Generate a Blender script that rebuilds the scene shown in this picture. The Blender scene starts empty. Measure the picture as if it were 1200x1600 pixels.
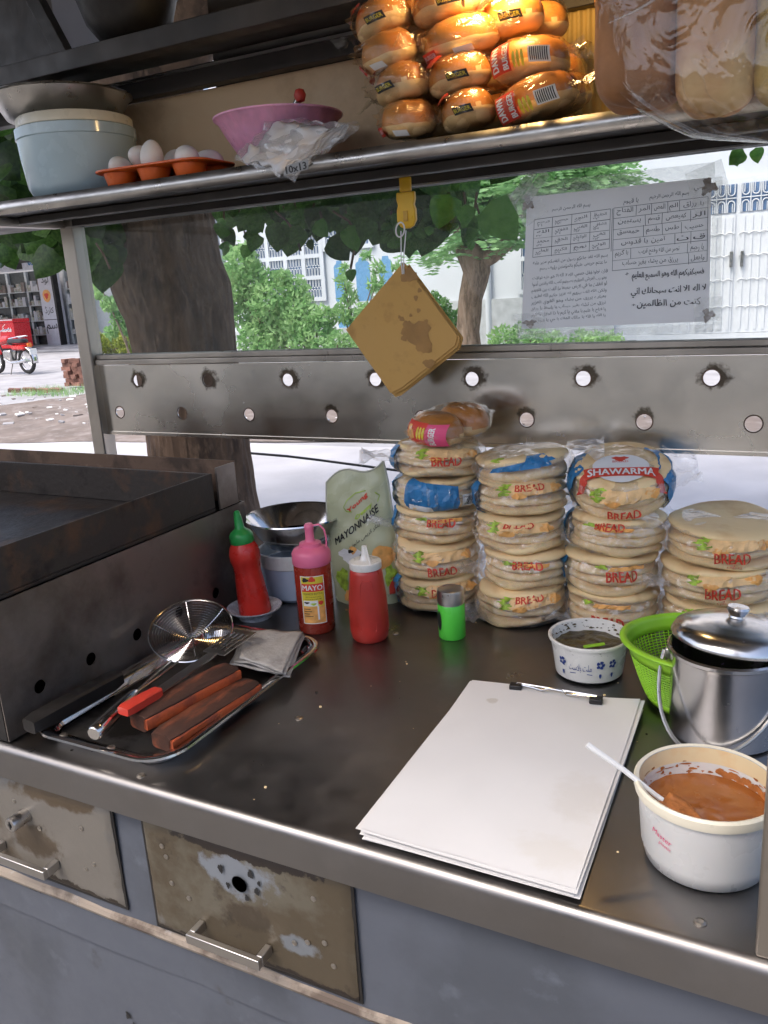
import bpy, bmesh, math, random
import numpy as np
from mathutils import Vector, Matrix, noise as mnoise
random.seed(7); rng = np.random.default_rng(7)
PI = math.pi
scene = bpy.context.scene
COL = scene.collection
C = 0.9                      # height of the counter top above the ground
CAMZ = 1.5

# ---------------------------------------------------------------- camera, sky, sun, exposure
AX = np.array([2550, 195, -1312.]); AX /= np.linalg.norm(AX)
AZ = -np.array([305, 4850, 1312.]); AZ -= AX * (AX @ AZ); AZ /= np.linalg.norm(AZ)
AY = np.cross(AZ, AX)
ROT = np.stack([AX, AY, AZ])
cam_d = bpy.data.cameras.new('camera'); cam = bpy.data.objects.new('camera', cam_d); COL.objects.link(cam)
cr, cu, cb = ROT @ [1, 0, 0], ROT @ [0, -1, 0], ROT @ [0, 0, -1]
cam.matrix_world = Matrix(((cr[0], cu[0], cb[0], 0), (cr[1], cu[1], cb[1], 0), (cr[2], cu[2], cb[2], CAMZ), (0, 0, 0, 1)))
cam_d.sensor_fit = 'VERTICAL'; cam_d.sensor_height = 36; cam_d.lens = 1312 / 1600 * 36
cam_d.clip_start = 0.02; cam_d.clip_end = 2000
scene.camera = cam

world = bpy.data.worlds.new('World'); scene.world = world; world.use_nodes = True
wn = world.node_tree.nodes; wl = world.node_tree.links
sky = wn.new('ShaderNodeTexSky'); sky.sky_type = 'NISHITA'; sky.sun_disc = False
SUN_EL, SUN_AZ = math.radians(60), math.radians(212)
sky.sun_elevation = SUN_EL; sky.sun_rotation = SUN_AZ; sky.dust_density = 5.0; sky.air_density = .8; sky.ozone_density = 1.0
wl.new(sky.outputs[0], wn['Background'].inputs[0]); wn['Background'].inputs[1].default_value = 0.15
sd = bpy.data.lights.new('sun', 'SUN'); sd.energy = .8; sd.angle = math.radians(35); sd.color = (1, 0.97, 0.92)
sun = bpy.data.objects.new('sun', sd); COL.objects.link(sun)
sv = Vector((math.sin(SUN_AZ) * math.cos(SUN_EL), math.cos(SUN_AZ) * math.cos(SUN_EL), math.sin(SUN_EL)))
sun.rotation_euler = sv.to_track_quat('Z', 'Y').to_euler()
sun.location = (0, 0, 30)
scene.view_settings.view_transform = 'Standard'; scene.view_settings.look = 'None'
scene.view_settings.exposure = 1.25; scene.view_settings.gamma = 1
scene.cycles.transparent_max_bounces = 32
scene.cycles.max_bounces = 8; scene.cycles.use_adaptive_sampling = True; scene.cycles.adaptive_threshold = .03
scene.cycles.use_denoising = True
scene.cycles.caustics_reflective = False; scene.cycles.caustics_refractive = False
scene.cycles.sample_clamp_indirect = 6

# ---------------------------------------------------------------- surveyed positions (photogrammetry: sight line met with a known plane)
def _ray(px, py): return ROT @ np.array([(px - 600) / 1312, (py - 800) / 1312, 1.0])
def at(px, py, Y):
    d = _ray(px, py); t = Y / d[1]; return Vector((d[0] * t, Y, CAMZ + d[2] * t))
def on(px, py, z):
    d = _ray(px, py); t = (z - CAMZ) / d[2]; return Vector((d[0] * t, d[1] * t, z))

# ---------------------------------------------------------------- materials
def nt(name):
    m = bpy.data.materials.new(name); m.use_nodes = True
    n = m.node_tree.nodes; l = m.node_tree.links
    return m, n, l, n['Principled BSDF']
def c4(c): return (c[0], c[1], c[2], 1)
def mat(name, col, rough=.5, metal=0, var=.12, scale=10, bump=0, bscale=80, col2=None, stretch=(1, 1, 1), spec=.5,
        rvar=.1, trans=0, coat=0, lo=.35, hi=.65, detail=5, rnd=0, emit=None, estr=0, aniso=0, sss=0):
    m, n, l, p = nt(name)
    tc = n.new('ShaderNodeTexCoord'); mp = n.new('ShaderNodeMapping'); mp.inputs['Scale'].default_value = stretch
    l.new(tc.outputs['Object'], mp.inputs[0])
    ns = n.new('ShaderNodeTexNoise'); ns.inputs['Scale'].default_value = scale; ns.inputs['Detail'].default_value = detail
    l.new(mp.outputs[0], ns.inputs['Vector'])
    r = n.new('ShaderNodeValToRGB')
    a = tuple(max(0, x * (1 - var)) for x in col); b = col2 or tuple(min(1, x * (1 + var)) for x in col)
    r.color_ramp.elements[0].color = c4(a if col2 is None else col); r.color_ramp.elements[1].color = c4(b)
    r.color_ramp.elements[0].position = lo; r.color_ramp.elements[1].position = hi
    l.new(ns.outputs[0], r.inputs[0])
    out = r.outputs[0]
    if rnd:
        oi = n.new('ShaderNodeObjectInfo'); mr = n.new('ShaderNodeMapRange')
        mr.inputs[3].default_value = 1 - rnd; mr.inputs[4].default_value = 1 + rnd
        l.new(oi.outputs['Random'], mr.inputs[0])
        hs = n.new('ShaderNodeHueSaturation'); l.new(mr.outputs[0], hs.inputs['Value']); l.new(out, hs.inputs['Color']); out = hs.outputs[0]
    l.new(out, p.inputs['Base Color'])
    p.inputs['Metallic'].default_value = metal; p.inputs['Specular IOR Level'].default_value = spec
    n2 = n.new('ShaderNodeTexNoise'); n2.inputs['Scale'].default_value = scale * 2.3; n2.inputs['Detail'].default_value = 6
    l.new(mp.outputs[0], n2.inputs['Vector'])
    mr = n.new('ShaderNodeMapRange'); mr.inputs[1].default_value = .3; mr.inputs[2].default_value = .7
    mr.inputs[3].default_value = max(.02, rough - rvar); mr.inputs[4].default_value = min(1, rough + rvar)
    l.new(n2.outputs[0], mr.inputs[0]); l.new(mr.outputs[0], p.inputs['Roughness'])
    if bump:
        n3 = n.new('ShaderNodeTexNoise'); n3.inputs['Scale'].default_value = bscale; n3.inputs['Detail'].default_value = 4
        l.new(mp.outputs[0], n3.inputs['Vector'])
        bp = n.new('ShaderNodeBump'); bp.inputs['Strength'].default_value = min(1, bump); bp.inputs['Distance'].default_value = .004 * max(1, bump)
        l.new(n3.outputs[0], bp.inputs['Height']); l.new(bp.outputs[0], p.inputs['Normal'])
    if trans: p.inputs['Transmission Weight'].default_value = trans
    if coat: p.inputs['Coat Weight'].default_value = coat; p.inputs['Coat Roughness'].default_value = .1
    if aniso: p.inputs['Anisotropic'].default_value = aniso
    if sss:
        p.inputs['Subsurface Weight'].default_value = sss; p.inputs['Subsurface Radius'].default_value = (.01, .005, .003); p.inputs['Subsurface Scale'].default_value = .5
    if emit: p.inputs['Emission Color'].default_value = c4(emit); p.inputs['Emission Strength'].default_value = estr
    return m
def film(name, tint=(.97, .97, .97), haze=.06, hazecol=(.8, .8, .8), rough=.12, bscale=45, bstr=.7, gl=.08, grime=0, crease_glint=0, cscale=16):
    m, n, l, p = nt(name); n.remove(p); o = n['Material Output']
    tr = n.new('ShaderNodeBsdfTransparent'); tr.inputs[0].default_value = c4(tint)
    gs = n.new('ShaderNodeBsdfGlossy'); gs.inputs['Roughness'].default_value = rough; gs.inputs[0].default_value = (1, 1, 1, 1)
    df = n.new('ShaderNodeBsdfDiffuse'); df.inputs[0].default_value = c4(hazecol)
    m1 = n.new('ShaderNodeMixShader'); m2 = n.new('ShaderNodeMixShader')
    tc = n.new('ShaderNodeTexCoord')
    if bstr:
        ns = n.new('ShaderNodeTexNoise'); ns.inputs['Scale'].default_value = bscale; ns.inputs['Detail'].default_value = 3; ns.inputs['Distortion'].default_value = 1.2
        l.new(tc.outputs['Object'], ns.inputs['Vector'])
        bp = n.new('ShaderNodeBump'); bp.inputs['Strength'].default_value = bstr; bp.inputs['Distance'].default_value = .01
        l.new(ns.outputs[0], bp.inputs['Height']); l.new(bp.outputs[0], gs.inputs['Normal'])
    m1.inputs[0].default_value = haze
    if grime:
        ng = n.new('ShaderNodeTexNoise'); ng.inputs['Scale'].default_value = 5; ng.inputs['Detail'].default_value = 8
        l.new(tc.outputs['Object'], ng.inputs['Vector'])
        mr = n.new('ShaderNodeMapRange'); mr.inputs[1].default_value = .4; mr.inputs[2].default_value = .8
        mr.inputs[3].default_value = haze; mr.inputs[4].default_value = haze + grime; l.new(ng.outputs[0], mr.inputs[0]); l.new(mr.outputs[0], m1.inputs[0])
    if crease_glint:   # crease lines whitened to paint highlights into the film
        mp = n.new('ShaderNodeMapping'); mp.inputs['Scale'].default_value = (1, 1, 1.5); l.new(tc.outputs['Object'], mp.inputs[0])
        nc = n.new('ShaderNodeTexNoise'); nc.inputs['Scale'].default_value = cscale; nc.inputs['Detail'].default_value = 2.5; nc.inputs['Distortion'].default_value = 2.2; l.new(mp.outputs[0], nc.inputs['Vector'])
        s1 = n.new('ShaderNodeMath'); s1.operation = 'SUBTRACT'; s1.inputs[1].default_value = .5; l.new(nc.outputs[0], s1.inputs[0])
        s2 = n.new('ShaderNodeMath'); s2.operation = 'ABSOLUTE'; l.new(s1.outputs[0], s2.inputs[0])
        mr = n.new('ShaderNodeMapRange'); mr.inputs[1].default_value = 0; mr.inputs[2].default_value = .022; mr.inputs[3].default_value = haze + crease_glint; mr.inputs[4].default_value = haze
        l.new(s2.outputs[0], mr.inputs[0]); l.new(mr.outputs[0], m1.inputs[0])
    l.new(tr.outputs[0], m1.inputs[1]); l.new(df.outputs[0], m1.inputs[2])
    fr = n.new('ShaderNodeLayerWeight'); fr.inputs[0].default_value = .5
    pw = n.new('ShaderNodeMath'); pw.operation = 'POWER'; pw.inputs[1].default_value = 4.5; l.new(fr.outputs['Facing'], pw.inputs[0])
    ad = n.new('ShaderNodeMath'); ad.operation = 'MULTIPLY_ADD'; ad.inputs[1].default_value = .75; ad.inputs[2].default_value = gl + .03; ad.use_clamp = True
    l.new(pw.outputs[0], ad.inputs[0]); l.new(ad.outputs[0], m2.inputs[0])
    l.new(m1.outputs[0], m2.inputs[1]); l.new(gs.outputs[0], m2.inputs[2]); l.new(m2.outputs[0], o.inputs[0])
    return m
def leafmat(name, c1, c2, scale=3, tl=.35, rough=.5, rnd=0):
    m, n, l, p = nt(name); o = n['Material Output']
    tc = n.new('ShaderNodeTexCoord'); ns = n.new('ShaderNodeTexNoise'); ns.inputs['Scale'].default_value = scale; ns.inputs['Detail'].default_value = 6
    l.new(tc.outputs['Object'], ns.inputs['Vector'])
    r = n.new('ShaderNodeValToRGB'); r.color_ramp.elements[0].color = c4(c1); r.color_ramp.elements[1].color = c4(c2)
    r.color_ramp.elements[0].position = .35; r.color_ramp.elements[1].position = .68
    l.new(ns.outputs[0], r.inputs[0]); out = r.outputs[0]
    if rnd:
        oi = n.new('ShaderNodeObjectInfo'); mr = n.new('ShaderNodeMapRange'); mr.inputs[3].default_value = 1 - rnd; mr.inputs[4].default_value = 1 + rnd
        l.new(oi.outputs['Random'], mr.inputs[0]); hs = n.new('ShaderNodeHueSaturation'); l.new(mr.outputs[0], hs.inputs['Value']); l.new(out, hs.inputs['Color']); out = hs.outputs[0]
    l.new(out, p.inputs['Base Color']); p.inputs['Roughness'].default_value = rough
    t = n.new('ShaderNodeBsdfTranslucent'); l.new(out, t.inputs[0])
    mx = n.new('ShaderNodeMixShader'); mx.inputs[0].default_value = tl
    l.new(p.outputs[0], mx.inputs[1]); l.new(t.outputs[0], mx.inputs[2]); l.new(mx.outputs[0], o.inputs[0])
    return m
def patchy(name, cols, scales, ths, rough=.5, metal=0, bump=.2, bscale=40, soft=.06, stretch=None):
    """base colour plus stains, each with a shape of its own"""
    m, n, l, p = nt(name)
    tc = n.new('ShaderNodeTexCoord'); prev = None
    for i, c in enumerate(cols):
        if i == 0:
            rgb = n.new('ShaderNodeRGB'); rgb.outputs[0].default_value = c4(c); prev = rgb.outputs[0]; continue
        mp = n.new('ShaderNodeMapping'); mp.inputs['Location'].default_value = (i * 3.1, i * 1.7, i * .9)
        if stretch: mp.inputs['Scale'].default_value = stretch
        l.new(tc.outputs['Object'], mp.inputs[0])
        ns = n.new('ShaderNodeTexNoise'); ns.inputs['Scale'].default_value = scales[i - 1]; ns.inputs['Detail'].default_value = 9; ns.inputs['Roughness'].default_value = .62
        l.new(mp.outputs[0], ns.inputs['Vector'])
        mr = n.new('ShaderNodeMapRange'); mr.inputs[1].default_value = ths[i - 1] - soft; mr.inputs[2].default_value = ths[i - 1] + soft
        l.new(ns.outputs[0], mr.inputs[0])
        mx = n.new('ShaderNodeMixRGB'); mx.inputs[2].default_value = c4(c); l.new(mr.outputs[0], mx.inputs[0]); l.new(prev, mx.inputs[1]); prev = mx.outputs[0]
    l.new(prev, p.inputs['Base Color']); p.inputs['Roughness'].default_value = rough; p.inputs['Metallic'].default_value = metal
    nr = n.new('ShaderNodeTexNoise'); nr.inputs['Scale'].default_value = 7; nr.inputs['Detail'].default_value = 8; nr.inputs['Roughness'].default_value = .7; l.new(tc.outputs['Object'], nr.inputs['Vector'])
    rr = n.new('ShaderNodeMapRange'); rr.inputs[1].default_value = .3; rr.inputs[2].default_value = .7; rr.inputs[3].default_value = max(.05, rough - .1); rr.inputs[4].default_value = min(1, rough + .13); l.new(nr.outputs[0], rr.inputs[0]); l.new(rr.outputs[0], p.inputs['Roughness'])
    if bump:
        ns = n.new('ShaderNodeTexNoise'); ns.inputs['Scale'].default_value = bscale; ns.inputs['Detail'].default_value = 6
        l.new(tc.outputs['Object'], ns.inputs['Vector'])
        bp = n.new('ShaderNodeBump'); bp.inputs['Strength'].default_value = bump; bp.inputs['Distance'].default_value = .004
        l.new(ns.outputs[0], bp.inputs['Height']); l.new(bp.outputs[0], p.inputs['Normal'])
    return m

def spot(m, centre, radii, col, rag=.55, nscale=30, th=.55, soft=.03):
    """a worn or stained spot with a ragged outline of its own"""
    n = m.node_tree.nodes; l = m.node_tree.links; p = n['Principled BSDF']; prev = p.inputs['Base Color'].links[0].from_socket
    tc = n.new('ShaderNodeTexCoord'); mp = n.new('ShaderNodeMapping'); mp.vector_type = 'TEXTURE'; mp.inputs['Location'].default_value = centre; mp.inputs['Scale'].default_value = radii
    l.new(tc.outputs['Object'], mp.inputs[0]); ln = n.new('ShaderNodeVectorMath'); ln.operation = 'LENGTH'; l.new(mp.outputs[0], ln.inputs[0])
    ns = n.new('ShaderNodeTexNoise'); ns.inputs['Scale'].default_value = nscale; ns.inputs['Detail'].default_value = 8; ns.inputs['Roughness'].default_value = .65; l.new(tc.outputs['Object'], ns.inputs['Vector'])
    ma = n.new('ShaderNodeMath'); ma.operation = 'MULTIPLY_ADD'; ma.inputs[1].default_value = -rag; l.new(ln.outputs['Value'], ma.inputs[0]); l.new(ns.outputs[0], ma.inputs[2])
    mr = n.new('ShaderNodeMapRange'); mr.inputs[1].default_value = th - rag - soft; mr.inputs[2].default_value = th - rag + soft; l.new(ma.outputs[0], mr.inputs[0])
    mx = n.new('ShaderNodeMixRGB'); mx.inputs[2].default_value = c4(col); l.new(mr.outputs[0], mx.inputs[0]); l.new(prev, mx.inputs[1]); l.new(mx.outputs[0], p.inputs['Base Color'])
STEEL = mat('brushed_steel', (.52, .5, .48), .3, 1, .1, 4, .05, 300, stretch=(.15, 1, 1.5), aniso=.3)
TOPST = patchy('counter_steel', [(.26, .248, .24), (.235, .224, .217), (.285, .274, .268)], [3.5, 9], [.56, .66], .36, 1, .02, 9, .12)
PANST = mat('rail_steel', (.78, .73, .65), .25, 1, .15, 3, .6, 2.6, stretch=(1, 1, 1), rvar=.08)
POLST = mat('polished_steel', (.68, .66, .64), .13, 1, .08, 12, .06, 6, rvar=.06)
PAILST = mat('pail_steel', (.62, .61, .6), .22, 1, .1, 10, .05, 8, rvar=.07)
DULLST = mat('dull_aluminium', (.5, .49, .47), .34, 1, .15, 14, .1, 40)
POSTST = mat('post_steel', (.44, .4, .35), .36, 1, .15, 9, .1, 60, stretch=(1, 1, .2))
DARKST = mat('dark_painted_steel', (.04, .034, .03), .5, 0, .35, 8, .15, 50)
GRIDST = patchy('griddle_steel', [(.24, .21, .185), (.17, .14, .115), (.38, .28, .17), (.13, .105, .09)], [5, 26, 4], [.54, .73, .6], .4, .75, .12, 60)
BURNT = patchy('burnt_iron', [(.05, .042, .036), (.11, .062, .036), (.022, .018, .016)], [9, 14], [.58, .62], .5, .4, .3, 90)
RUST = patchy('rusty_sheet', [(.16, .1, .065), (.07, .045, .03), (.32, .22, .14)], [10, 16], [.54, .68], .65, .2, .3, 70)
BLUEGREY = patchy('bluegrey_paint', [(.09, .1, .122), (.072, .08, .096), (.11, .122, .148), (.05, .05, .05)], [3, 14, 9], [.55, .66, .7], .5, 0, .12, 8, .05)
DRAWER = patchy('grimy_drawer', [(.145, .128, .095), (.1, .078, .05), (.19, .185, .17), (.04, .03, .022)], [7, 12, 16], [.47, .66, .64], .5, .35, .2, 80, .05)
DRAWER2 = patchy('grimy_drawer_pale', [(.2, .183, .158), (.12, .092, .062), (.17, .165, .155), (.05, .038, .028)], [6, 10, 15], [.56, .62, .68], .5, .35, .2, 80, .05)
spot(DRAWER, (-.615, .69, C - .105), (.06, .2, .032), (.22, .24, .265), .5, 26, soft=.06); spot(DRAWER, (-.53, .69, C - .18), (.03, .2, .016), (.2, .215, .23), .5, 30, soft=.08)
spot(DRAWER, (-.6, .69, C - .16), (.035, .2, .02), (.07, .054, .036), .5, 30, soft=.08); spot(DRAWER, (-.6, .69, C - .068), (.12, .2, .012), (.035, .026, .02), .5, 40); spot(DRAWER, (-.6, .69, C - .234), (.2, .2, .012), (.035, .026, .02), .5, 40)
spot(DRAWER2, (-.99, .69, C - .16), (.05, .2, .03), (.1, .075, .05), .5, 26, soft=.08); spot(DRAWER2, (-.93, .69, C - .07), (.1, .2, .02), (.11, .08, .05), .5, 30, soft=.08); spot(DRAWER2, (-1.0, .69, C - .225), (.2, .2, .014), (.045, .034, .025), .5, 40)
MOULD = patchy('worn_moulding', [(.3, .25, .2), (.12, .09, .07), (.45, .42, .4)], [14, 30], [.55, .66], .6, .1, .2)
BLACK = mat('black_plastic', (.015, .015, .016), .45, 0, .2)
SOOT = mat('soot_black', (.014, .012, .011), .5, 0, .3, 20, .1)
GLASS = film('window_glass', (.93, .96, .95), .004, (.7, .75, .75), .015, gl=.0, bstr=0, grime=.012)
BAG = film('clear_bag', (.99, .985, .975), .035, (.9, .9, .9), .035, 40, 1, .12)
BUNBAG = film('bun_bag', (.99, .97, .93), .01, (.9, .85, .75), .08, 30, .8, .05)
MILKY = film('milky_bag', (.97, .97, .97), .16, (.9, .9, .9), .1, 30, .9, .08, crease_glint=.1, cscale=14)
TAPE = film('sticky_tape', (.93, .94, .93), .2, (.8, .82, .82), .1, 60, .4, .06)
BREADM = mat('flat_bread', (.9, .68, .37), .75, 0, .1, 24, .3, 60, col2=(.68, .42, .18), lo=.5, hi=.8, rnd=.06, sss=.15)
BUNM = mat('bun_crust', (.46, .17, .035), .34, 0, .1, 12, .12, 60, col2=(.62, .28, .07), lo=.35, hi=.75, rnd=.1)
BUNB = mat('bun_base', (.74, .52, .26), .7, 0, .12, 30, .2, 80, rnd=.08)
PRED = mat('print_red', (.66, .06, .03), .5, 0, .06)
PORG = mat('print_orange', (.85, .42, .12), .5, 0, .22, 60)
PROLL = mat('print_wrap_tan', (.86, .56, .26), .5, 0, .16, 60)
PGRN = mat('print_green', (.36, .52, .05), .5, 0, .4, 90)
PBLU = mat('print_blue', (.03, .19, .42), .35, 0, .15, 25)
PWHT = mat('print_white', (.82, .82, .8), .5, 0, .04)
PBLK = mat('print_black', (.02, .02, .02), .5, 0, .1)
PYEL = mat('print_yellow', (.75, .62, .05), .5, 0, .1)
PPNK = mat('print_pink', (.75, .08, .2), .5, 0, .1)
INK = mat('ball_pen_ink', (.06, .055, .06), .6, 0, .1)
PAPER = mat('white_paper', (.74, .73, .715), .75, 0, .03, 6, .05, 20)
NOTICE = leafmat('notice_paper', (.86, .83, .82), (.92, .9, .89), 6, .5, .7)
CARD = patchy('stained_cardboard', [(.58, .34, .1), (.44, .24, .07), (.5, .29, .085)], [16, 34], [.64, .66], .8, 0, .1, 90, .07)
CARDB = patchy('shelf_board', [(.78, .57, .35), (.56, .38, .22), (.82, .64, .42)], [5, 9], [.6, .62], .75, 0, .1, 60, .1)
WHITEP = mat('white_plastic', (.78, .77, .72), .3, 0, .04, 20, 0, coat=.2)
CREAMP = mat('cream_plastic', (.8, .74, .58), .35, 0, .05, 20)
REDB = mat('red_sauce_bottle', (.62, .03, .02), .32, 0, .18, 14, .06, 50, sss=.1, rvar=.14)
REDB2 = mat('brick_red_bottle', (.46, .035, .025), .38, 0, .2, 14, .06, 50, rvar=.15)
MAYOB = mat('mayo_bottle', (.3, .03, .015), .25, 0, .1, 20)
GREENC = mat('green_cap', (.02, .3, .06), .35, 0, .06)
PINKC = mat('pink_cap', (.78, .17, .3), .4, 0, .05)
BLUEP = mat('pale_blue_enamel', (.5, .63, .67), .22, 0, .06, 9, .03, 30, coat=.3)
BLUEWH = mat('bluewhite_plastic', (.5, .58, .7), .35, 0, .04)
PINKP = mat('pink_plastic', (.9, .42, .6), .35, 0, .1, 12, stretch=(4, 4, .6), sss=.3)
ORANGEP = mat('orange_plastic', (.78, .14, .02), .35, 0, .08, 30, sss=.15)
EGG = mat('eggshell', (.9, .85, .78), .5, 0, .05, 12, .05, 200, sss=.1)
LIMEP = mat('lime_plastic', (.3, .62, .03), .4, 0, .08, 20)
SHAKG = mat('shaker_green', (.1, .66, .06), .35, 0, .05)
CHUT = patchy('green_chutney', [(.1, .075, .025), (.05, .035, .015), (.22, .19, .07)], [60, 110], [.52, .66], .35, 0, .7, 130)
SAUCE = mat('curry_sauce', (.29, .092, .02), .2, 0, .12, 30, .05, 70, col2=(.36, .13, .032))
SMEAR = mat('dried_sauce', (.42, .15, .04), .5, 0, .3, 60, .5, 160)
WOODD = patchy('charred_wood', [(.1, .036, .02), (.045, .02, .013), (.26, .07, .028)], [12, 30], [.5, .6], .7, 0, .4, 60, .08, (1, .25, 1))
WOODR = patchy('red_painted_wood', [(.55, .1, .025), (.28, .06, .025), (.6, .17, .05)], [18, 30], [.56, .63], .55, 0, .25, 60)
REDH = mat('red_handle', (.6, .05, .03), .4, 0, .1)
CLOTH = patchy('grey_cloth', [(.42, .4, .37), (.22, .2, .18), (.5, .48, .45)], [16, 26], [.6, .6], .85, 0, .4, 160, .1)
YELC = mat('yellow_plastic', (.78, .46, .02), .35, 0, .08)
ROAD = mat('pale_concrete_road', (.46, .46, .48), .85, 0, .1, 1.5, .3, 30)
DIMGROUND = mat('dimming_dark_ground', (.18, .17, .155), .9, 0, .25, 2, .4, 25)
PAVE = mat('paving', (.33, .33, .345), .85, 0, .15, 2, .3, 20)
DIRT = patchy('dirt', [(.2, .165, .145), (.14, .115, .1), (.27, .24, .225)], [1.6, 5], [.52, .6], .95, 0, .8, 12, .1)
BARK = patchy('bark', [(.12, .074, .045), (.06, .037, .023), (.17, .11, .07)], [7, 16], [.52, .6], .9, 0, 1, 30, .08, (2, 2, .8))
BARK2 = patchy('bark_far', [(.22, .15, .11), (.1, .07, .05), (.3, .22, .17)], [5, 9], [.52, .6], .9, 0, .9, 14, .1, (2, 2, .5))
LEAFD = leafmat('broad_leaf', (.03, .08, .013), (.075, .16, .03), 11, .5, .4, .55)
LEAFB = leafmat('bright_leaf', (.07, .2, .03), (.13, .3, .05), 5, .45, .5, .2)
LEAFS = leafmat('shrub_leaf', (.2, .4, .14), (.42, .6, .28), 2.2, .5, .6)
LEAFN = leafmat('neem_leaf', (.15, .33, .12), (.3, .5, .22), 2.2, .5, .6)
LEAFY = leafmat('yellow_shrub_leaf', (.2, .28, .04), (.4, .42, .06), 3, .4)
WALLW = mat('white_wall', (.62, .64, .69), .8, 0, .04, .8, .1, 20)
WALLG = mat('grey_roughcast', (.5, .51, .53), .9, 0, .12, 5, .8, 14)
BLUEGL = mat('blue_window', (.1, .17, .3), .2, 0, .3, 1.2)
NICHE = mat('blue_niche', (.13, .3, .52), .5, 0, .08)
GATEW = mat('white_gate', (.66, .67, .7), .45, 0, .03)
BRICK = mat('brick', (.2, .1, .075), .85, 0, .25, 12, .4, 60, rnd=.25)
CREAMW = mat('shop_plaster', (.48, .49, .51), .8, 0, .06)
SHOPD = mat('shop_dark', (.035, .04, .042), .4, 0, .3)
COOLR = mat('cooler_red', (.62, .02, .03), .3, 0, .05)
TYRE = mat('tyre', (.02, .02, .02), .8)
CHROME = mat('chrome', (.7, .7, .72), .15, 1)
BIKER = mat('bike_red', (.5, .02, .02), .25, 0, .05, coat=.5)
GOODS = patchy('goods', [(.3, .3, .28), (.32, .3, .18), (.16, .22, .18), (.45, .46, .47), (.28, .16, .14)], [9, 11, 13, 17], [.55, .55, .56, .62], .5, 0, 0)
TARP = mat('roof_sheet', (.17, .15, .13), .6, .2, .2, 4)
BROWNB = mat('brown_loaf', (.36, .16, .06), .65, 0, .3, 11, .4, 70)
CRUMBB = mat('pale_loaf', (.5, .36, .12), .8, 0, .22, 16, .5, 90)
SAUCERM = mat('speckled_saucer', (.62, .62, .65), .3, 0, .25, 90)
for hx in (-1.46, -1.248, -1.03, -.816, -.605, -.39, -.172): spot(PANST, (hx + .004, 1.52, C + .418), (.026, .3, .022), (.16, .13, .1), .5, 50, soft=.1)
for hx in (-.926, -.497, -.281): spot(PANST, (hx, 1.52, C + .35), (.018, .3, .014), (.2, .17, .13), .5, 60, soft=.1)
PADP = mat('pad_paper', (.74, .73, .715), .75, 0, .03, 6, .08, 14); spot(PADP, (.1, -.05, .01), (.03, .05, .2), (.7, .68, .65), .5, 40, soft=.15); spot(PADP, (-.075, .13, .01), (.008, .008, .2), (.6, .57, .52), .5, 60, soft=.1); spot(PADP, (.1, -.16, .01), (.04, .03, .2), (.7, .68, .645), .5, 40, soft=.15)
BULBM = mat('bulb_glass', (1, .85, .6), .3, emit=(1, .66, .28), estr=40)

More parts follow.
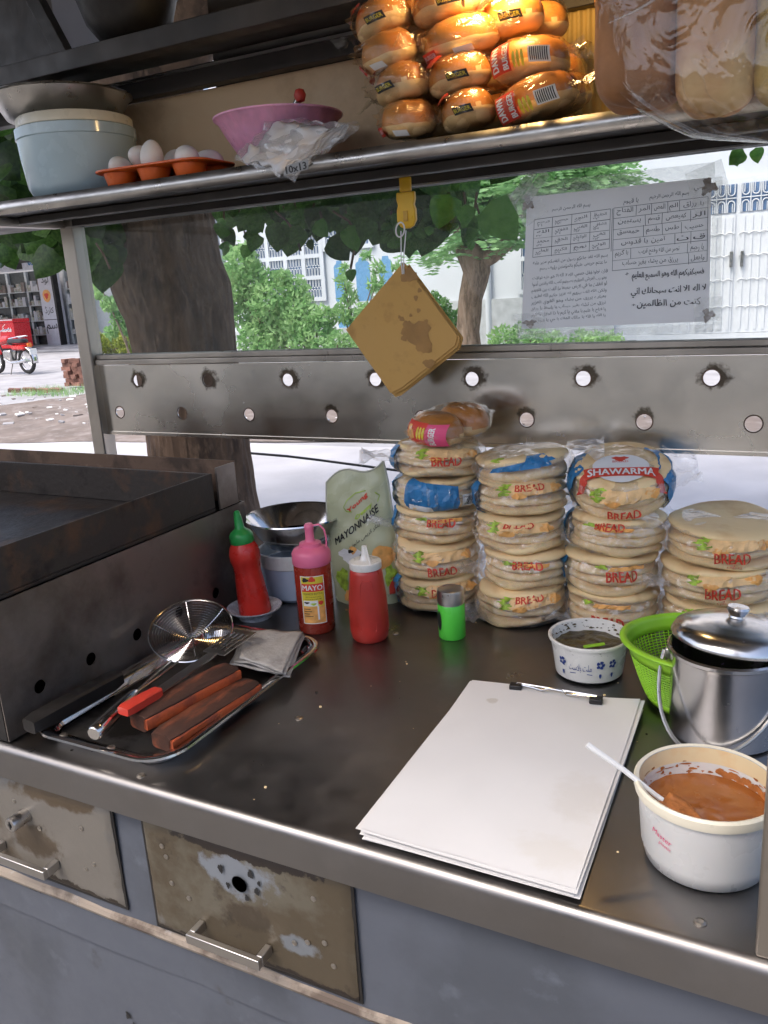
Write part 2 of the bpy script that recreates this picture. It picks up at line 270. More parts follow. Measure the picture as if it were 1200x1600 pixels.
# ---------------------------------------------------------------- mesh helpers
class MB:
    def __init__(s): s.v = []; s.f = []; s.m = []
    def add(s, V, F, mi=0):
        b = len(s.v); s.v += [tuple(float(c) for c in x) for x in V]; s.f += [tuple(i + b for i in q) for q in F]; s.m += [mi] * len(F); return s
    def box(s, x0, x1, y0, y1, z0, z1, mi=0):
        V = [(x, y, z) for z in (z0, z1) for y in (y0, y1) for x in (x0, x1)]
        return s.add(V, [(0, 2, 3, 1), (4, 5, 7, 6), (0, 1, 5, 4), (2, 6, 7, 3), (0, 4, 6, 2), (1, 3, 7, 5)], mi)
    def obox(s, c, ax, ay, az, mi=0):   # oriented box: centre and half axes
        c, ax, ay, az = map(Vector, (c, ax, ay, az))
        V = [c + ax * i + ay * j + az * k for k in (-1, 1) for j in (-1, 1) for i in (-1, 1)]
        return s.add(V, [(0, 2, 3, 1), (4, 5, 7, 6), (0, 1, 5, 4), (2, 6, 7, 3), (0, 4, 6, 2), (1, 3, 7, 5)], mi)
    def lathe(s, prof, seg=32, c=(0, 0, 0), mi=0, sx=1, sy=1, fn=None, cap=True):
        V = []; F = []; n = len(prof)
        for r, z in prof:
            for k in range(seg):
                a = 2 * PI * k / seg; rr = r * (fn(a, z) if fn else 1)
                V.append((c[0] + rr * math.cos(a) * sx, c[1] + rr * math.sin(a) * sy, c[2] + z))
        for j in range(n - 1):
            for k in range(seg): F.append((j * seg + k, j * seg + (k + 1) % seg, (j + 1) * seg + (k + 1) % seg, (j + 1) * seg + k))
        if cap and prof[0][0] > 0: F.append(tuple(range(seg - 1, -1, -1)))
        if cap and prof[-1][0] > 0: F.append(tuple((n - 1) * seg + k for k in range(seg)))
        return s.add(V, F, mi)
    def tube(s, pts, r, seg=8, mi=0, closed=False, caps=True):
        pts = [Vector(p) for p in pts]; n = len(pts); rs = r if isinstance(r, (list, tuple)) else [r] * n
        V = []; F = []; up = None
        for i, p in enumerate(pts):
            if closed: t = (pts[(i + 1) % n] - pts[i - 1])
            else: t = pts[min(i + 1, n - 1)] - pts[max(i - 1, 0)]
            t.normalize()
            if up is None: up = Vector((0, 0, 1)) if abs(t.z) < .9 else Vector((1, 0, 0))
            a = t.cross(up); a.normalize(); b = a.cross(t); up = b
            for k in range(seg):
                w = 2 * PI * k / seg; V.append(p + (a * math.cos(w) + b * math.sin(w)) * rs[i])
        m = n if closed else n - 1
        for i in range(m):
            j = (i + 1) % n
            for k in range(seg): F.append((i * seg + k, i * seg + (k + 1) % seg, j * seg + (k + 1) % seg, j * seg + k))
        if not closed and caps: F.append(tuple(range(seg - 1, -1, -1))); F.append(tuple((n - 1) * seg + k for k in range(seg)))
        return s.add(V, F, mi)
    def grid(s, fn, nu, nv, mi=0, wrapu=False):
        V = [fn(i / nu, j / nv) for j in range(nv + 1) for i in range(nu if wrapu else nu + 1)]; w = nu if wrapu else nu + 1
        F = [(j * w + i, j * w + (i + 1) % w, (j + 1) * w + (i + 1) % w, (j + 1) * w + i) for j in range(nv) for i in range(nu)]
        return s.add(V, F, mi)
    def rloft(s, w, d, r, prof, n=6, c=(0, 0, 0), mi=0, cap0=True, cap1=True):
        """rounded-rectangle loft; prof = [(inset, z)...]"""
        V = []; F = []; q = 4 * (n + 1)
        for ins, z in prof:
            W, D, R = w / 2 - ins, d / 2 - ins, max(.0005, r - ins)
            for cx, cy, a0 in ((W - R, D - R, 0), (-W + R, D - R, 90), (-W + R, -D + R, 180), (W - R, -D + R, 270)):
                for k in range(n + 1):
                    a = math.radians(a0 + 90 * k / n); V.append((c[0] + cx + R * math.cos(a), c[1] + cy + R * math.sin(a), c[2] + z))
        for j in range(len(prof) - 1):
            for k in range(q): F.append((j * q + k, j * q + (k + 1) % q, (j + 1) * q + (k + 1) % q, (j + 1) * q + k))
        if cap0: F.append(tuple(range(q - 1, -1, -1)))
        if cap1: F.append(tuple((len(prof) - 1) * q + k for k in range(q)))
        return s.add(V, F, mi)
    def holed(s, o, eu, ev, U0, U1, V0, V1, holes, r, seg=20, mi=0):
        """flat sheet with one row of round holes"""
        o, eu, ev = Vector(o), Vector(eu), Vector(ev); hs = sorted(holes)
        cuts = [U0] + [(hs[i] [0] + hs[i + 1][0]) / 2 for i in range(len(hs) - 1)] + [U1]
        for i, (hu, hv) in enumerate(hs):
            a, b = cuts[i], cuts[i + 1]; V = []; F = []
            for k in range(seg):
                w = 2 * PI * (k + .5) / seg; cu_, sv_ = math.cos(w), math.sin(w)
                V.append(o + eu * (hu + r * cu_) + ev * (hv + r * sv_))
                tu = ((b - hu) if cu_ > 0 else (hu - a)) / max(1e-6, abs(cu_)); tv = ((V1 - hv) if sv_ > 0 else (hv - V0)) / max(1e-6, abs(sv_)); t = min(tu, tv)
                V.append(o + eu * (hu + t * cu_) + ev * (hv + t * sv_))
            corners = [(b, V1), (a, V1), (a, V0), (b, V0)]
            for cu_, cv_ in corners: V.append(o + eu * cu_ + ev * cv_)
            for k in range(seg):
                k2 = (k + 1) % seg; A, B = V[2 * k + 1], V[2 * k2 + 1]; ex = None
                for ci in range(4):
                    cp = V[2 * seg + ci]; wa = 2 * PI * (k + .5) / seg
                    an = math.atan2((cp - o).dot(ev) - hv, (cp - o).dot(eu) - hu) % (2 * PI)
                    if (an - wa) % (2 * PI) < 2 * PI / seg - 1e-9: ex = 2 * seg + ci
                F.append((2 * k, 2 * k + 1, ex, 2 * k2 + 1, 2 * k2) if ex is not None else (2 * k, 2 * k + 1, 2 * k2 + 1, 2 * k2))
            s.add(V, F, mi)
        return s
    def mesh(s, name, mats, smooth=True, ang=40):
        me = bpy.data.meshes.new(name); me.from_pydata(s.v, [], s.f)
        for m in (mats if isinstance(mats, (list, tuple)) else [mats]): me.materials.append(m)
        if any(s.m): me.polygons.foreach_set('material_index', s.m)
        if smooth: me.shade_smooth(); me.set_sharp_from_angle(angle=math.radians(ang))
        me.update(); return me
    def build(s, name, mats, parent=None, smooth=True, ang=40, bevel=0, solid=0, sub=0, loc=None):
        o = bpy.data.objects.new(name, s.mesh(name, mats, smooth, ang)); COL.objects.link(o)
        if parent: o.parent = parent
        if loc is not None: o.location = loc
        if solid: md = o.modifiers.new('solid', 'SOLIDIFY'); md.thickness = solid; md.offset = 0
        if bevel: md = o.modifiers.new('bevel', 'BEVEL'); md.width = bevel; md.segments = 2; md.limit_method = 'ANGLE'; md.angle_limit = math.radians(40)
        if sub: md = o.modifiers.new('sub', 'SUBSURF'); md.levels = sub; md.render_levels = sub
        return o
def tag(o, label=None, cat=None, group=None, kind=None):
    if label: o['label'] = label
    if cat: o['category'] = cat
    if group: o['group'] = group
    if kind: o['kind'] = kind
    return o
def thing(name, label, cat, loc=(0, 0, 0), rotz=0, group=None, rot=None):
    o = bpy.data.objects.new(name, None); COL.objects.link(o); o.empty_display_size = .05
    o.location = loc; o.rotation_euler = rot or (0, 0, rotz)
    return tag(o, label, cat, group)
def link(name, me, parent=None, loc=(0, 0, 0), rot=(0, 0, 0), sc=None):
    o = bpy.data.objects.new(name, me); COL.objects.link(o); o.parent = parent; o.location = loc; o.rotation_euler = rot
    if sc: o.scale = sc if isinstance(sc, (tuple, list)) else (sc,) * 3
    return o
def nz(x, y, z, s=1.0): return mnoise.noise(Vector((x * s, y * s, z * s)))

# ---------------------------------------------------------------- lettering
_A = dict(zip('اآأؤإئء', [(0xFE8D, 2), (0xFE81, 2), (0xFE83, 2), (0xFE85, 2), (0xFE87, 2), (0xFE89, 4), (0xFE80, 1)]))
_c = 0xFE8F
for ch, k in zip('بةتثجحخدذرزسشصضطظعغفقكلمنهوىي', [4, 2, 4, 4, 4, 4, 4, 2, 2, 2, 2, 4, 4, 4, 4, 4, 4, 4, 4, 4, 4, 4, 4, 4, 4, 4, 2, 2, 4]):
    _A[ch] = (_c, k); _c += k
_A['ڈ'] = (0xFB88, 2); _A['ک'] = (0xFB8E, 4); _A['ی'] = (0xFBFC, 4)
def arabic(s):
    s = s.replace('لا', '\u0001').replace('لإ', '\u0001'); A = dict(_A); A['\u0001'] = (0xFEFB, 2); out = []
    for i, ch in enumerate(s):
        if ch not in A: out.append(ch); continue
        c, k = A[ch]
        pj = i > 0 and s[i - 1] in A and A[s[i - 1]][1] == 4 and k > 1
        nj = k == 4 and i + 1 < len(s) and s[i + 1] in A and A[s[i + 1]][1] > 1
        out.append(chr(c + (3 if pj and nj else 1 if pj else 2 if nj else 0)))
    return ''.join(reversed(out))
_tc = {}
def text2d(s, res=2):
    if s in _tc: return _tc[s]
    cv = bpy.data.curves.new('t', 'FONT'); cv.body = s; cv.resolution_u = res
    o = bpy.data.objects.new('t', cv); COL.objects.link(o); bpy.context.view_layer.update()
    me = bpy.data.meshes.new_from_object(o.evaluated_get(bpy.context.evaluated_depsgraph_get()))
    V = np.array([v.co[:2] for v in me.vertices]).reshape(-1, 2); F = [tuple(p.vertices) for p in me.polygons]
    bpy.data.objects.remove(o); bpy.data.curves.remove(cv); bpy.data.meshes.remove(me)
    if len(V): V = V - [(V[:, 0].min() + V[:, 0].max()) / 2, 0]
    _tc[s] = (V, F); return V, F
class Print:
    """flat print: shapes in (u, v), laid on a surface by a map (u, v, lift) -> point"""
    def __init__(s, mats): s.mb = MB(); s.mats = mats; s.q = 0
    def _put(s, V, F, m, mapf, lift):
        s.q += 1; s.mb.add([mapf(u, v, lift + s.q * .00002) for u, v in V], F, s.mats.index(m))
    def rect(s, u0, u1, v0, v1, m, mapf, lift=.0006, nu=6, nv=4, wob=0):
        V = [(u0 + (u1 - u0) * i / nu + wob * math.sin(j * 2.3), v0 + (v1 - v0) * j / nv + wob * math.sin(i * 1.9 + u0 * 50)) for j in range(nv + 1) for i in range(nu + 1)]
        F = [(j * (nu + 1) + i, j * (nu + 1) + i + 1, (j + 1) * (nu + 1) + i + 1, (j + 1) * (nu + 1) + i) for j in range(nv) for i in range(nu)]
        s._put(V, F, m, mapf, lift)
    def quad(s, p, m, mapf, lift=.0006, nu=6, nv=4):
        V = []
        for j in range(nv + 1):
            for i in range(nu + 1):
                a, b = i / nu, j / nv
                V.append(tuple((p[0][k] * (1 - a) + p[1][k] * a) * (1 - b) + (p[3][k] * (1 - a) + p[2][k] * a) * b for k in (0, 1)))
        F = [(j * (nu + 1) + i, j * (nu + 1) + i + 1, (j + 1) * (nu + 1) + i + 1, (j + 1) * (nu + 1) + i) for j in range(nv) for i in range(nu)]
        s._put(V, F, m, mapf, lift)
    def blob(s, u, v, ru, rv, m, mapf, lift=.0006, n=18, wob=.18, seed=0):
        V = [(u, v)]
        for ring in (.5, 1):
            for k in range(n):
                a = 2 * PI * k / n; w = 1 + wob * math.sin(3 * a + seed) + wob * .6 * math.sin(7 * a + seed * 2)
                V.append((u + ru * ring * w * math.cos(a), v + rv * ring * w * math.sin(a)))
        F = [(0, 1 + k, 1 + (k + 1) % n) for k in range(n)] + [(1 + k, 1 + n + k, 1 + n + (k + 1) % n, 1 + (k + 1) % n) for k in range(n)]
        s._put(V, F, m, mapf, lift)
    def line(s, pts, w, m, mapf, lift=.0006):
        for (a, b), (c, d) in zip(pts[:-1], pts[1:]):
            L = math.hypot(c - a, d - b) or 1; nx, ny = -(d - b) / L * w / 2, (c - a) / L * w / 2
            s._put([(a + nx, b + ny), (a - nx, b - ny), (c - nx, d - ny), (c + nx, d + ny)], [(0, 1, 2, 3)], m, mapf, lift)
    def text(s, t, u, v, h, m, mapf, lift=.0008, rot=0, wide=1, width=None, slant=0, arc=0, align='C', bold=0):
        V, F = text2d(t)
        if not len(V): return
        V = V * (h / .7); V = V * [wide, 1]
        if width: V = V * [width / max(1e-6, V[:, 0].max() - V[:, 0].min()), 1]
        if align == 'R': V = V - [V[:, 0].max(), 0]
        if align == 'L': V = V - [V[:, 0].min(), 0]
        V = V + np.stack([V[:, 1] * slant, arc * V[:, 0] ** 2], 1)
        co, si = math.cos(rot), math.sin(rot)
        for du, dv in ([(0, 0)] if not bold else [(-bold, 0), (bold, 0), (0, bold)]):
            W = [(u + du + x * co - y * si, v + dv + x * si + y * co) for x, y in V]
            s._put(W, F, m, mapf, lift)
    def build(s, name, parent): return s.mb.build(name, s.mats, parent, smooth=False)
# ================================================================ the setting
def sheet(name, pts, z, m, sub=1, jitter=0):
    b = MB(); b.add([(x, y, z) for x, y in pts], [tuple(range(len(pts)))]); o = b.build(name, m, smooth=False); o['kind'] = 'structure'; return o
sheet('ground', [(-400, -400), (400, -400), (400, 400), (-400, 400)], -.012, PAVE)
sheet('road', [(-60, 1.7), (60, 1.7), (60, 7.2), (20, 7.15), (8, 7.4), (3, 7.2), (-1, 7.35), (-4, 7.0), (-7, 6.95), (-9, 6.7), (-14, 6.6), (-60, 6.8)], -.004, ROAD)
sheet('dimming_ground', [(-60, -9), (60, -9), (60, 1.69), (-60, 1.69)], -.004, DIMGROUND)  # unseen dark ground added before the cart to cut bounce onto its front
b = MB()
def dirt_fn(u, v):
    x = -13.5 + 40 * u ** 1.6; edge = max(6.4, min(7.3, 6.5 + .17 * (x + 8.5))) + .12 * nz(x, 0, 1, .9)
    far = 9.6 + .5 * nz(x, 3, 1, .5) + (1.6 if x > -11 else 0) - (1.2 * max(0, -11.5 - x))
    y = edge + (max(edge + .4, far) - edge) * v
    return (x, y, .002 + (.05 + .07 * nz(x, y, 0, 1.7) + .03 * nz(x, y, 4, 6)) * math.sin(PI * v) ** .6)
b.grid(dirt_fn, 150, 26)
tag(b.build('dirt_verge', DIRT), kind='structure')
# litter of pebbles and scraps on the dirt
b = MB()
for i in range(260):
    x = -13.2 + 12 * rng.random() ** 1.3; y = 7.2 + 2.6 * rng.random(); s = .008 + .022 * rng.random() ** 2
    z = .05 + .07 * nz(x, y, 0, 1.7); a = rng.random() * 3; w = s * (1 + 2 * rng.random())
    b.obox((x, y, z + s * .2), (w * math.cos(a), w * math.sin(a), 0), (-s * math.sin(a), s * math.cos(a), s * .3), (0, 0, s * .35), int(rng.integers(0, 3)))
tag(b.build('rubble', [PAVE, DIRT, PAPER], smooth=False), 'small stones and paper scraps scattered over the dirt verge', 'rubble', kind='stuff')
b = MB()
for i in range(900):
    x = -12.7 + 1.6 * rng.random(); y = 9.9 + .9 * rng.random(); a = rng.random() * 6.3; h = .05 + .1 * rng.random(); z = .03
    b.add([(x, y, z), (x + .008 * math.cos(a), y + .008 * math.sin(a), z), (x + .03 * math.sin(a), y + .03 * math.cos(a), z + h)], [(0, 1, 2)])
tag(b.build('grass', LEAFS, smooth=False), 'sparse green grass on the dirt below the brick pile', 'grass', kind='stuff')

# ================================================================ the cart
cart = thing('food_cart', 'steel street food cart with drawers, punched rail, glass screen and overhead shelf', 'food cart', (0, 0, 0))
YF, YB = .68, 1.52
# counter top with rolled front edge
b = MB(); R_ = .012
prof = [(1.56, C - .05), (1.56, C), (YF + R_, C)] + [(YF + R_ - R_ * math.sin(a), C - R_ + R_ * math.cos(a)) for a in [math.radians(t) for t in (20, 45, 70, 90)]] + [(YF, C - .052), (YF + .012, C - .052)]
V = [(x, y, z) for x in (-2.1, .42) for y, z in prof]; n = len(prof)
b.add(V, [(k, k + 1, n + k + 1, n + k) for k in range(n - 1)])
b.build('countertop', TOPST, cart, ang=50)
rv = MB(); rv.lathe([(.0062, 0), (.006, .0012), (.0035, .0024), (.0022, .0018), (0, .0018)], 14); RIV = rv.mesh('rivet', POSTST)
for x, y in ((-.646, .904), (-.65, 1.226), (-.76, .7), (-.071, .712), (-.3, 1.23), (-.02, 1.2)): link('rivet', RIV, cart, (x, y, C))
# cabinet front of painted sheet
b = MB()
def front(u, v):
    x = -2.1 + 2.5 * u; z = .58 + (C - .05 - .58) * v
    return (x, .703 + .0035 * nz(x, z, 0, 5) + .002 * nz(x, z, 9, 16), z)
b.grid(front, 90, 14); b.build('front_panel', BLUEGREY, cart)
b = MB()
def low(x0, x1, k):
    def fn(u, v):
        x = x0 + (x1 - x0) * u; z = .02 + (C - .262 - .02) * v
        return (x, .712 - .004 * (k > 0) + .006 * nz(x, z, 0, 3.1) + .0025 * nz(x, z, k + 5, 13), z)
    return fn
for k, (x0, x1) in enumerate(((-2.1, -.866), (-.872, .4))):
    MB().grid(low(x0, x1, k * 7), 60, 26).build('lower_panel', BLUEGREY, cart)
b = MB(); b.tube([(x, .704, C - .253 + .002 * nz(x, 0, 0, 9)) for x in np.linspace(-2.1, .4, 70)], .0085, 8); b.build('moulding', MOULD, cart)
# sides and back of the cabinet
b = MB(); b.box(-2.1, -2.085, .72, 1.555, .02, C - .055); b.box(.385, .4, .72, 1.555, .02, C - .055); b.box(-2.08, .38, 1.53, 1.555, .02, C - .055); b.build('cabinet_shell', BLUEGREY, cart)
# drawers
def plate(x0, x1, z0, z1, seed):
    b = MB(); n = 44; m = 22
    def fn(u, v):
        x = x0 + (x1 - x0) * u; z = z0 + (z1 - z0) * v
        e = min(u, 1 - u, v, 1 - v)
        if u in (0, 1): x += .0018 * nz(x, z, seed, 60)
        if v in (0, 1): z += .0018 * nz(x, z, seed, 60)
        return (x, .694 - (.0015 * nz(x, z, seed, 12)) + (.004 if e == 0 else 0), z)
    b.grid(fn, n, m)
    def fn2(u, v):
        p = fn(u, v); return (p[0], .7 if True else 0, p[2])
    # folded edge back to the cabinet
    ring = [fn(i / n, 0) for i in range(n)] + [fn(1, j / m) for j in range(m)] + [fn(1 - i / n, 1) for i in range(n)] + [fn(0, 1 - j / m) for j in range(m)]
    q = len(ring); b.add(ring + [(p[0], .706, p[2]) for p in ring], [(k, q + k, q + (k + 1) % q, (k + 1) % q) for k in range(q)])
    return b
def handle(parent, x0, x1, z):
    b = MB(); y = .664
    b.box(x0, x1, y, y + .008, z - .007, z + .007)
    b.box(x0, x0 + .009, y + .008, .6935, z - .007, z + .007); b.box(x1 - .009, x1, y + .008, .6935, z - .007, z + .007)
    b.build('handle', STEEL, parent, bevel=.001)
def rivets(parent, L):
    for x, z in L: link('rivet', RIV, parent, (x, .6935, z), (PI / 2, 0, 0), .62)
for x0, x1, z0 in ((-1.134, -.824, C - .23), (-.772, -.446, C - .238)):
    b = MB(); b.box(x0, x1, .6985, .7005, z0, C - .0625); b.build('drawer_gap', SOOT, cart, smooth=False)
d1 = plate(-1.13, -.828, C - .226, C - .066, 1).build('drawer', DRAWER2, cart); d1['label'] = 'pale grimy drawer front with a lock barrel'
handle(d1, -1.069, -.945, C - .187)
b = MB(); b.lathe([(.011, 0), (.011, .026), (.0095, .029), (.004, .029), (.004, .027), (0, .027)], 18); lk = b.build('lock', STEEL, d1); lk.location = (-.999, .694, C - .118); lk.rotation_euler = (PI / 2, 0, 0)
b = MB(); b.box(-.0012, .0012, -.006, .006, .0272, .0296); o = b.build('keyhole', BLACK, d1); o.location = (-.999, .694, C - .118); o.rotation_euler = (PI / 2, 0, 0)
rivets(d1, [(-1.1, C - .1), (-.975, C - .135), (-.885, C - .11), (-.872, C - .165), (-.89, C - .178), (-1.02, C - .1), (-1.1, C - .2)])
# second drawer with the lock torn out
d2 = plate(-.768, -.45, C - .234, C - .066, 5).build('drawer', DRAWER, cart); d2['label'] = 'rust-brown drawer front with an empty lock hole'
handle(d2, -.686, -.571, C - .2)
b = MB(); b.lathe([(0, 0), (.0115, 0)], 20); o = b.build('lock_hole', BLACK, d2); o.location = (-.609, .6905, C - .112); o.rotation_euler = (PI / 2, 0, 0)
pr = Print([BLACK]); mf = lambda u, v, l: (u, .6918 - l, v)
for x, z, r in ((-.637, -.098, .004), (-.628, -.12, .003), (-.59, -.092, .004), (-.583, -.115, .0035), (-.6, -.13, .003), (-.578, -.102, .0025)): pr.blob(x, C + z, r, r * 1.6, BLACK, mf, seed=x * 90)
tag(pr.build('screw_hole', d2), kind='stuff')
rivets(d2, [(-.735, C - .095), (-.727, C - .15), (-.7, C - .165), (-.73, C - .11), (-.5, C - .1), (-.49, C - .16), (-.515, C - .168), (-.535, C - .176), (-.48, C - .19)])
pr = Print([BLACK])
for x, z, r in ((-1.03, -.258, .007), (-1.015, -.262, .003), (-.79, -.47, .004), (-.87, -.44, .005), (-.86, -.452, .003)): pr.blob(x, C + z, r, r * 1.3, BLACK, lambda u, v, l: (u, .7025 - l - (0 if v > C - .27 else -.003), v), seed=x * 70, wob=.3)
tag(pr.build('paint_chip', cart), kind='stuff')
# posts
def post(x0, x1, y0, y1, z0, z1, name='post', m=POSTST): b = MB(); b.box(x0, x1, y0, y1, z0, z1); b.build(name, m, cart, bevel=.003)
post(-1.62, -1.58, 1.5, 1.54, C + .0005, 2.36)
post(-.022, .018, .688, .728, C + .0005, 2.36)
post(.34, .38, 1.5, 1.54, C + .0005, 2.36)
post(-2.06, -2.02, .69, .73, C + .0005, 2.36)
# punched rail: two rows of holes
TOPH = [-1.46, -1.248, -1.03, -.816, -.605, -.39, -.172, .04, .25]; BOTH = [-1.531, -1.335, -1.142, -.926, -.716, -.497, -.281, -.103, .09, .28]
zt, zm, zb = C + .452, C + .377, C + .29
b = MB()
b.holed((0, YB, 0), (1, 0, 0), (0, 0, 1), -1.579, .339, zm, zt, [(x, C + .415) for x in TOPH], .0135, 24)
b.holed((0, YB, 0), (1, 0, 0), (0, 0, 1), -1.579, .339, zb, zm, [(x, C + .338) for x in BOTH], .0135, 24)
b.box(-1.579, .339, YB - .004, YB + .012, zb - .006, zb - .0005)
rail = b.build('punched_rail', PANST, cart, smooth=False, solid=.0022)
b = MB()
for L, z in ((TOPH, C + .415), (BOTH, C + .338)):
    for x in L: b.lathe([(.0135, .0016), (.0148, .0022), (.0162, .0016)], 22, (0, 0, 0)) if False else b.add([(x + r * math.cos(a), YB - .0016 - d, z + r * math.sin(a)) for r, d in ((.0135, 0), (.0145, .0008), (.0158, 0)) for a in [2 * PI * k / 22 for k in range(22)]], [(j * 22 + k, j * 22 + (k + 1) % 22, (j + 1) * 22 + (k + 1) % 22, (j + 1) * 22 + k) for j in range(2) for k in range(22)])
tag(b.build('hole_rim', RUST, rail), kind='stuff')
b = MB(); b.box(-1.579, .339, YB - .012, YB + .03, zt + .002, zt + .014); b.box(-1.579, .339, YB - .006, YB + .0, zt + .0145, zt + .026); b.box(-1.579, .339, YB + .018, YB + .026, zt + .0145, zt + .026); b.build('glass_channel', POSTST, cart, bevel=.0015)
# glass pane between channel and shelf beam
b = MB(); b.box(-1.579, .339, YB + .006, YB + .011, zt + .0148, C + .7785); b.build('glass_pane', GLASS, cart, smooth=False)
# shelf overhead
b = MB(); b.box(-2.1, .42, 1.3, 1.64, C + .791, C + .8135); b.build('shelf', DARKST, cart, bevel=.002)
b = MB()
def lip(u, v):
    x = -2.1 + 2.52 * u; return (x, 1.2975 - .001 * nz(x, 0, 3, 6), C + .7895 + .0265 * v + .0012 * nz(x, 1, 0, 5))
b.grid(lip, 90, 1); b.build('shelf_lip', DULLST, cart, solid=.002)
b = MB(); b.box(-1.579, .339, 1.5, 1.545, C + .7735, C + .79); b.box(-1.59, .33, 1.36, 1.385, C + .775, C + .79); b.build('shelf_beam', DARKST, cart, bevel=.002)
b = MB(); b.box(-1.6, .33, 1.4985, 1.4995, C + .772, C + .7752); b.build('beam_trim', STEEL, cart, smooth=False)
b = MB(); b.box(-1.64, -1.6, .735, 1.498, C + .774, C + .79); b.box(-1.634, -1.606, .735, 1.498, C + .7722, C + .7738); b.build('side_beam', POSTST, cart, bevel=.001)
b = MB(); b.box(-.02, .016, .73, 1.298, C + .774, C + .79); b.build('side_beam', DARKST, cart, bevel=.001)
# board behind the shelf, upper back wall, beams, roof
b = MB(); b.box(-1.62, -.52, 1.612, 1.622, C + .8137, C + 1.032); b.build('shelf_board', CARDB, cart, smooth=False)
b = MB()
N = 220
V = [(-.519 + .9 * i / N, 1.6 + .0035 * (1 if (i // 2) % 2 else -1) * .5, z) for z in (C + .8137, C + 1.06) for i in range(N + 1)]
b.add(V, [(i, i + 1, N + 2 + i, N + 1 + i) for i in range(N)]); b.build('ribbed_board', mat('ribbed_card', (.62, .44, .14), .6, 0, .1, 6), cart, smooth=False)
b = MB(); b.box(-1.22, .42, 1.625, 1.64, C + .8137, C + 1.46); b.build('upper_back_wall', DARKST, cart, smooth=False)
b = MB(); b.box(-2.05, .42, 1.58, 1.6115, C + 1.033, C + 1.075); b.build('upper_beam', DARKST, cart, bevel=.002)
b = MB(); b.box(-2.05, .42, 1.575, 1.579, C + 1.066, C + 1.071); b.build('beam_trim', STEEL, cart, smooth=False)
b = MB(); b.box(-2.05, .42, 1.4, 1.44, C + 1.062, C + 1.1); b.box(-2.05, .42, 1.44, 1.574, C + 1.085, C + 1.1); b.build('upper_rack', DARKST, cart, bevel=.002)
b = MB(); b.box(-2.3, .75, .05, 1.75, C + 1.46, C + 1.475); b.build('roof', TARP, cart, smooth=False)
for y in (.45, .85, 1.2): b = MB(); b.box(-2.2, .5, y, y + .03, C + 1.43, C + 1.4595); b.build('roof_batten', DARKST, cart, bevel=.001)
b = MB(); b.box(-2.3, .75, .035, .049, C + 1.38, C + 1.48); b.build('roof_fascia', TARP, cart, smooth=False)
# sloping brace and pale sheet at the upper left
a0, a1 = at(40, -30, 1.46), at(108, 98, 1.46); d = (a1 - a0); L = d.length; d.normalize(); pn = Vector((0, 1, 0)).cross(d)
b = MB(); b.obox((a0 + a1) / 2, d * (L / 2), pn * .016, (0, .012, 0)); b.build('brace', DARKST, cart, bevel=.001)
b = MB(); b.add([at(55, -40, 1.6), at(260, -40, 1.6), at(240, 66, 1.6), at(106, 92, 1.6)], [(0, 1, 2, 3)]); b.build('pale_sheet', leafmat('pale_sheet', (.55, .54, .55), (.66, .65, .66), 5, .6, .6), cart, smooth=False, solid=.003)
# left sheet that closes the roof end
b = MB(); b.add([at(-160, -160, 1.5), at(35, -60, 1.5), at(112, 118, 1.5), at(-160, 128, 1.5)], [(0, 1, 2, 3)]); b.build('end_sheet', DARKST, cart, smooth=False, solid=.003)
# bulb under the roof, above the frame
bl = thing('light_bulb', 'warm glowing bulb hanging under the cart roof above the bun packs', 'bulb', (-.46, 1.31, C + 1.13))
b = MB(); b.lathe([(0, -.05), (.016, -.046), (.026, -.03), (.027, -.012), (.018, .01), (.012, .024)], 20); b.build('globe', BULBM, bl)
b = MB(); b.lathe([(.0135, .024), (.0135, .05), (.006, .058), (.006, .31)], 14); b.build('socket', BLACK, bl)
b = MB(); b.add([(.042 * math.cos(a) * k, .042 * math.sin(a) * k, z_) for z_, k in ((.04, .5), (.02, .9), (-.03, 1.1), (-.14, 1.3)) for a in np.linspace(PI * 1.0, PI * 2.0, 17)], [(j * 17 + i, j * 17 + i + 1, (j + 1) * 17 + i + 1, (j + 1) * 17 + i) for j in range(3) for i in range(16)]); b.build('added_light_shield', DARKST, bl, solid=.001)  # dark shield added before the bulb to keep its light off the counter
pl = bpy.data.lights.new('bulb_light', 'POINT'); pl.energy = 1.8; pl.color = (1, .62, .25); pl.shadow_soft_size = .05
plo = bpy.data.objects.new('bulb_light', pl); COL.objects.link(plo); plo.parent = bl; plo.location = (0, 0, -.075)

# plain wall added unseen behind the viewer, for glass and steel to mirror
pw_ = thing('unseen_mirrored_wall', 'unseen tan wall added behind the viewer for the steel and glass to mirror', 'wall', (0, -6, 0))
b = MB(); b.box(-14, 14, -.2, 0, 0, 2.6); b.build('added_wall_face', mat('tan_plaster', (.72, .66, .56), .9, 0, .15, 1.2, .3, 9), pw_, smooth=False)
b = MB(); b.box(-14.05, 14.05, -.25, .05, 2.601, 2.7); b.build('added_wall_top', PAVE, pw_, smooth=False)

b = MB()   # crumbs and grit left on the counter
for k in range(90):
    x, y = -.98 + .95 * rng.random(), .7 + .75 * rng.random() ** .8; s = .0005 + .0014 * rng.random() ** 2.5
    b.obox((x, y, C + s * .5), (s, s * .3, 0), (-s * .3, s * .8, 0), (0, 0, s * .5), int(rng.random() < .4))
tag(b.build('crumbs', [BREADM, SOOT], smooth=False), 'tiny bread crumbs and grit strewn over the counter top', 'crumbs', kind='stuff')
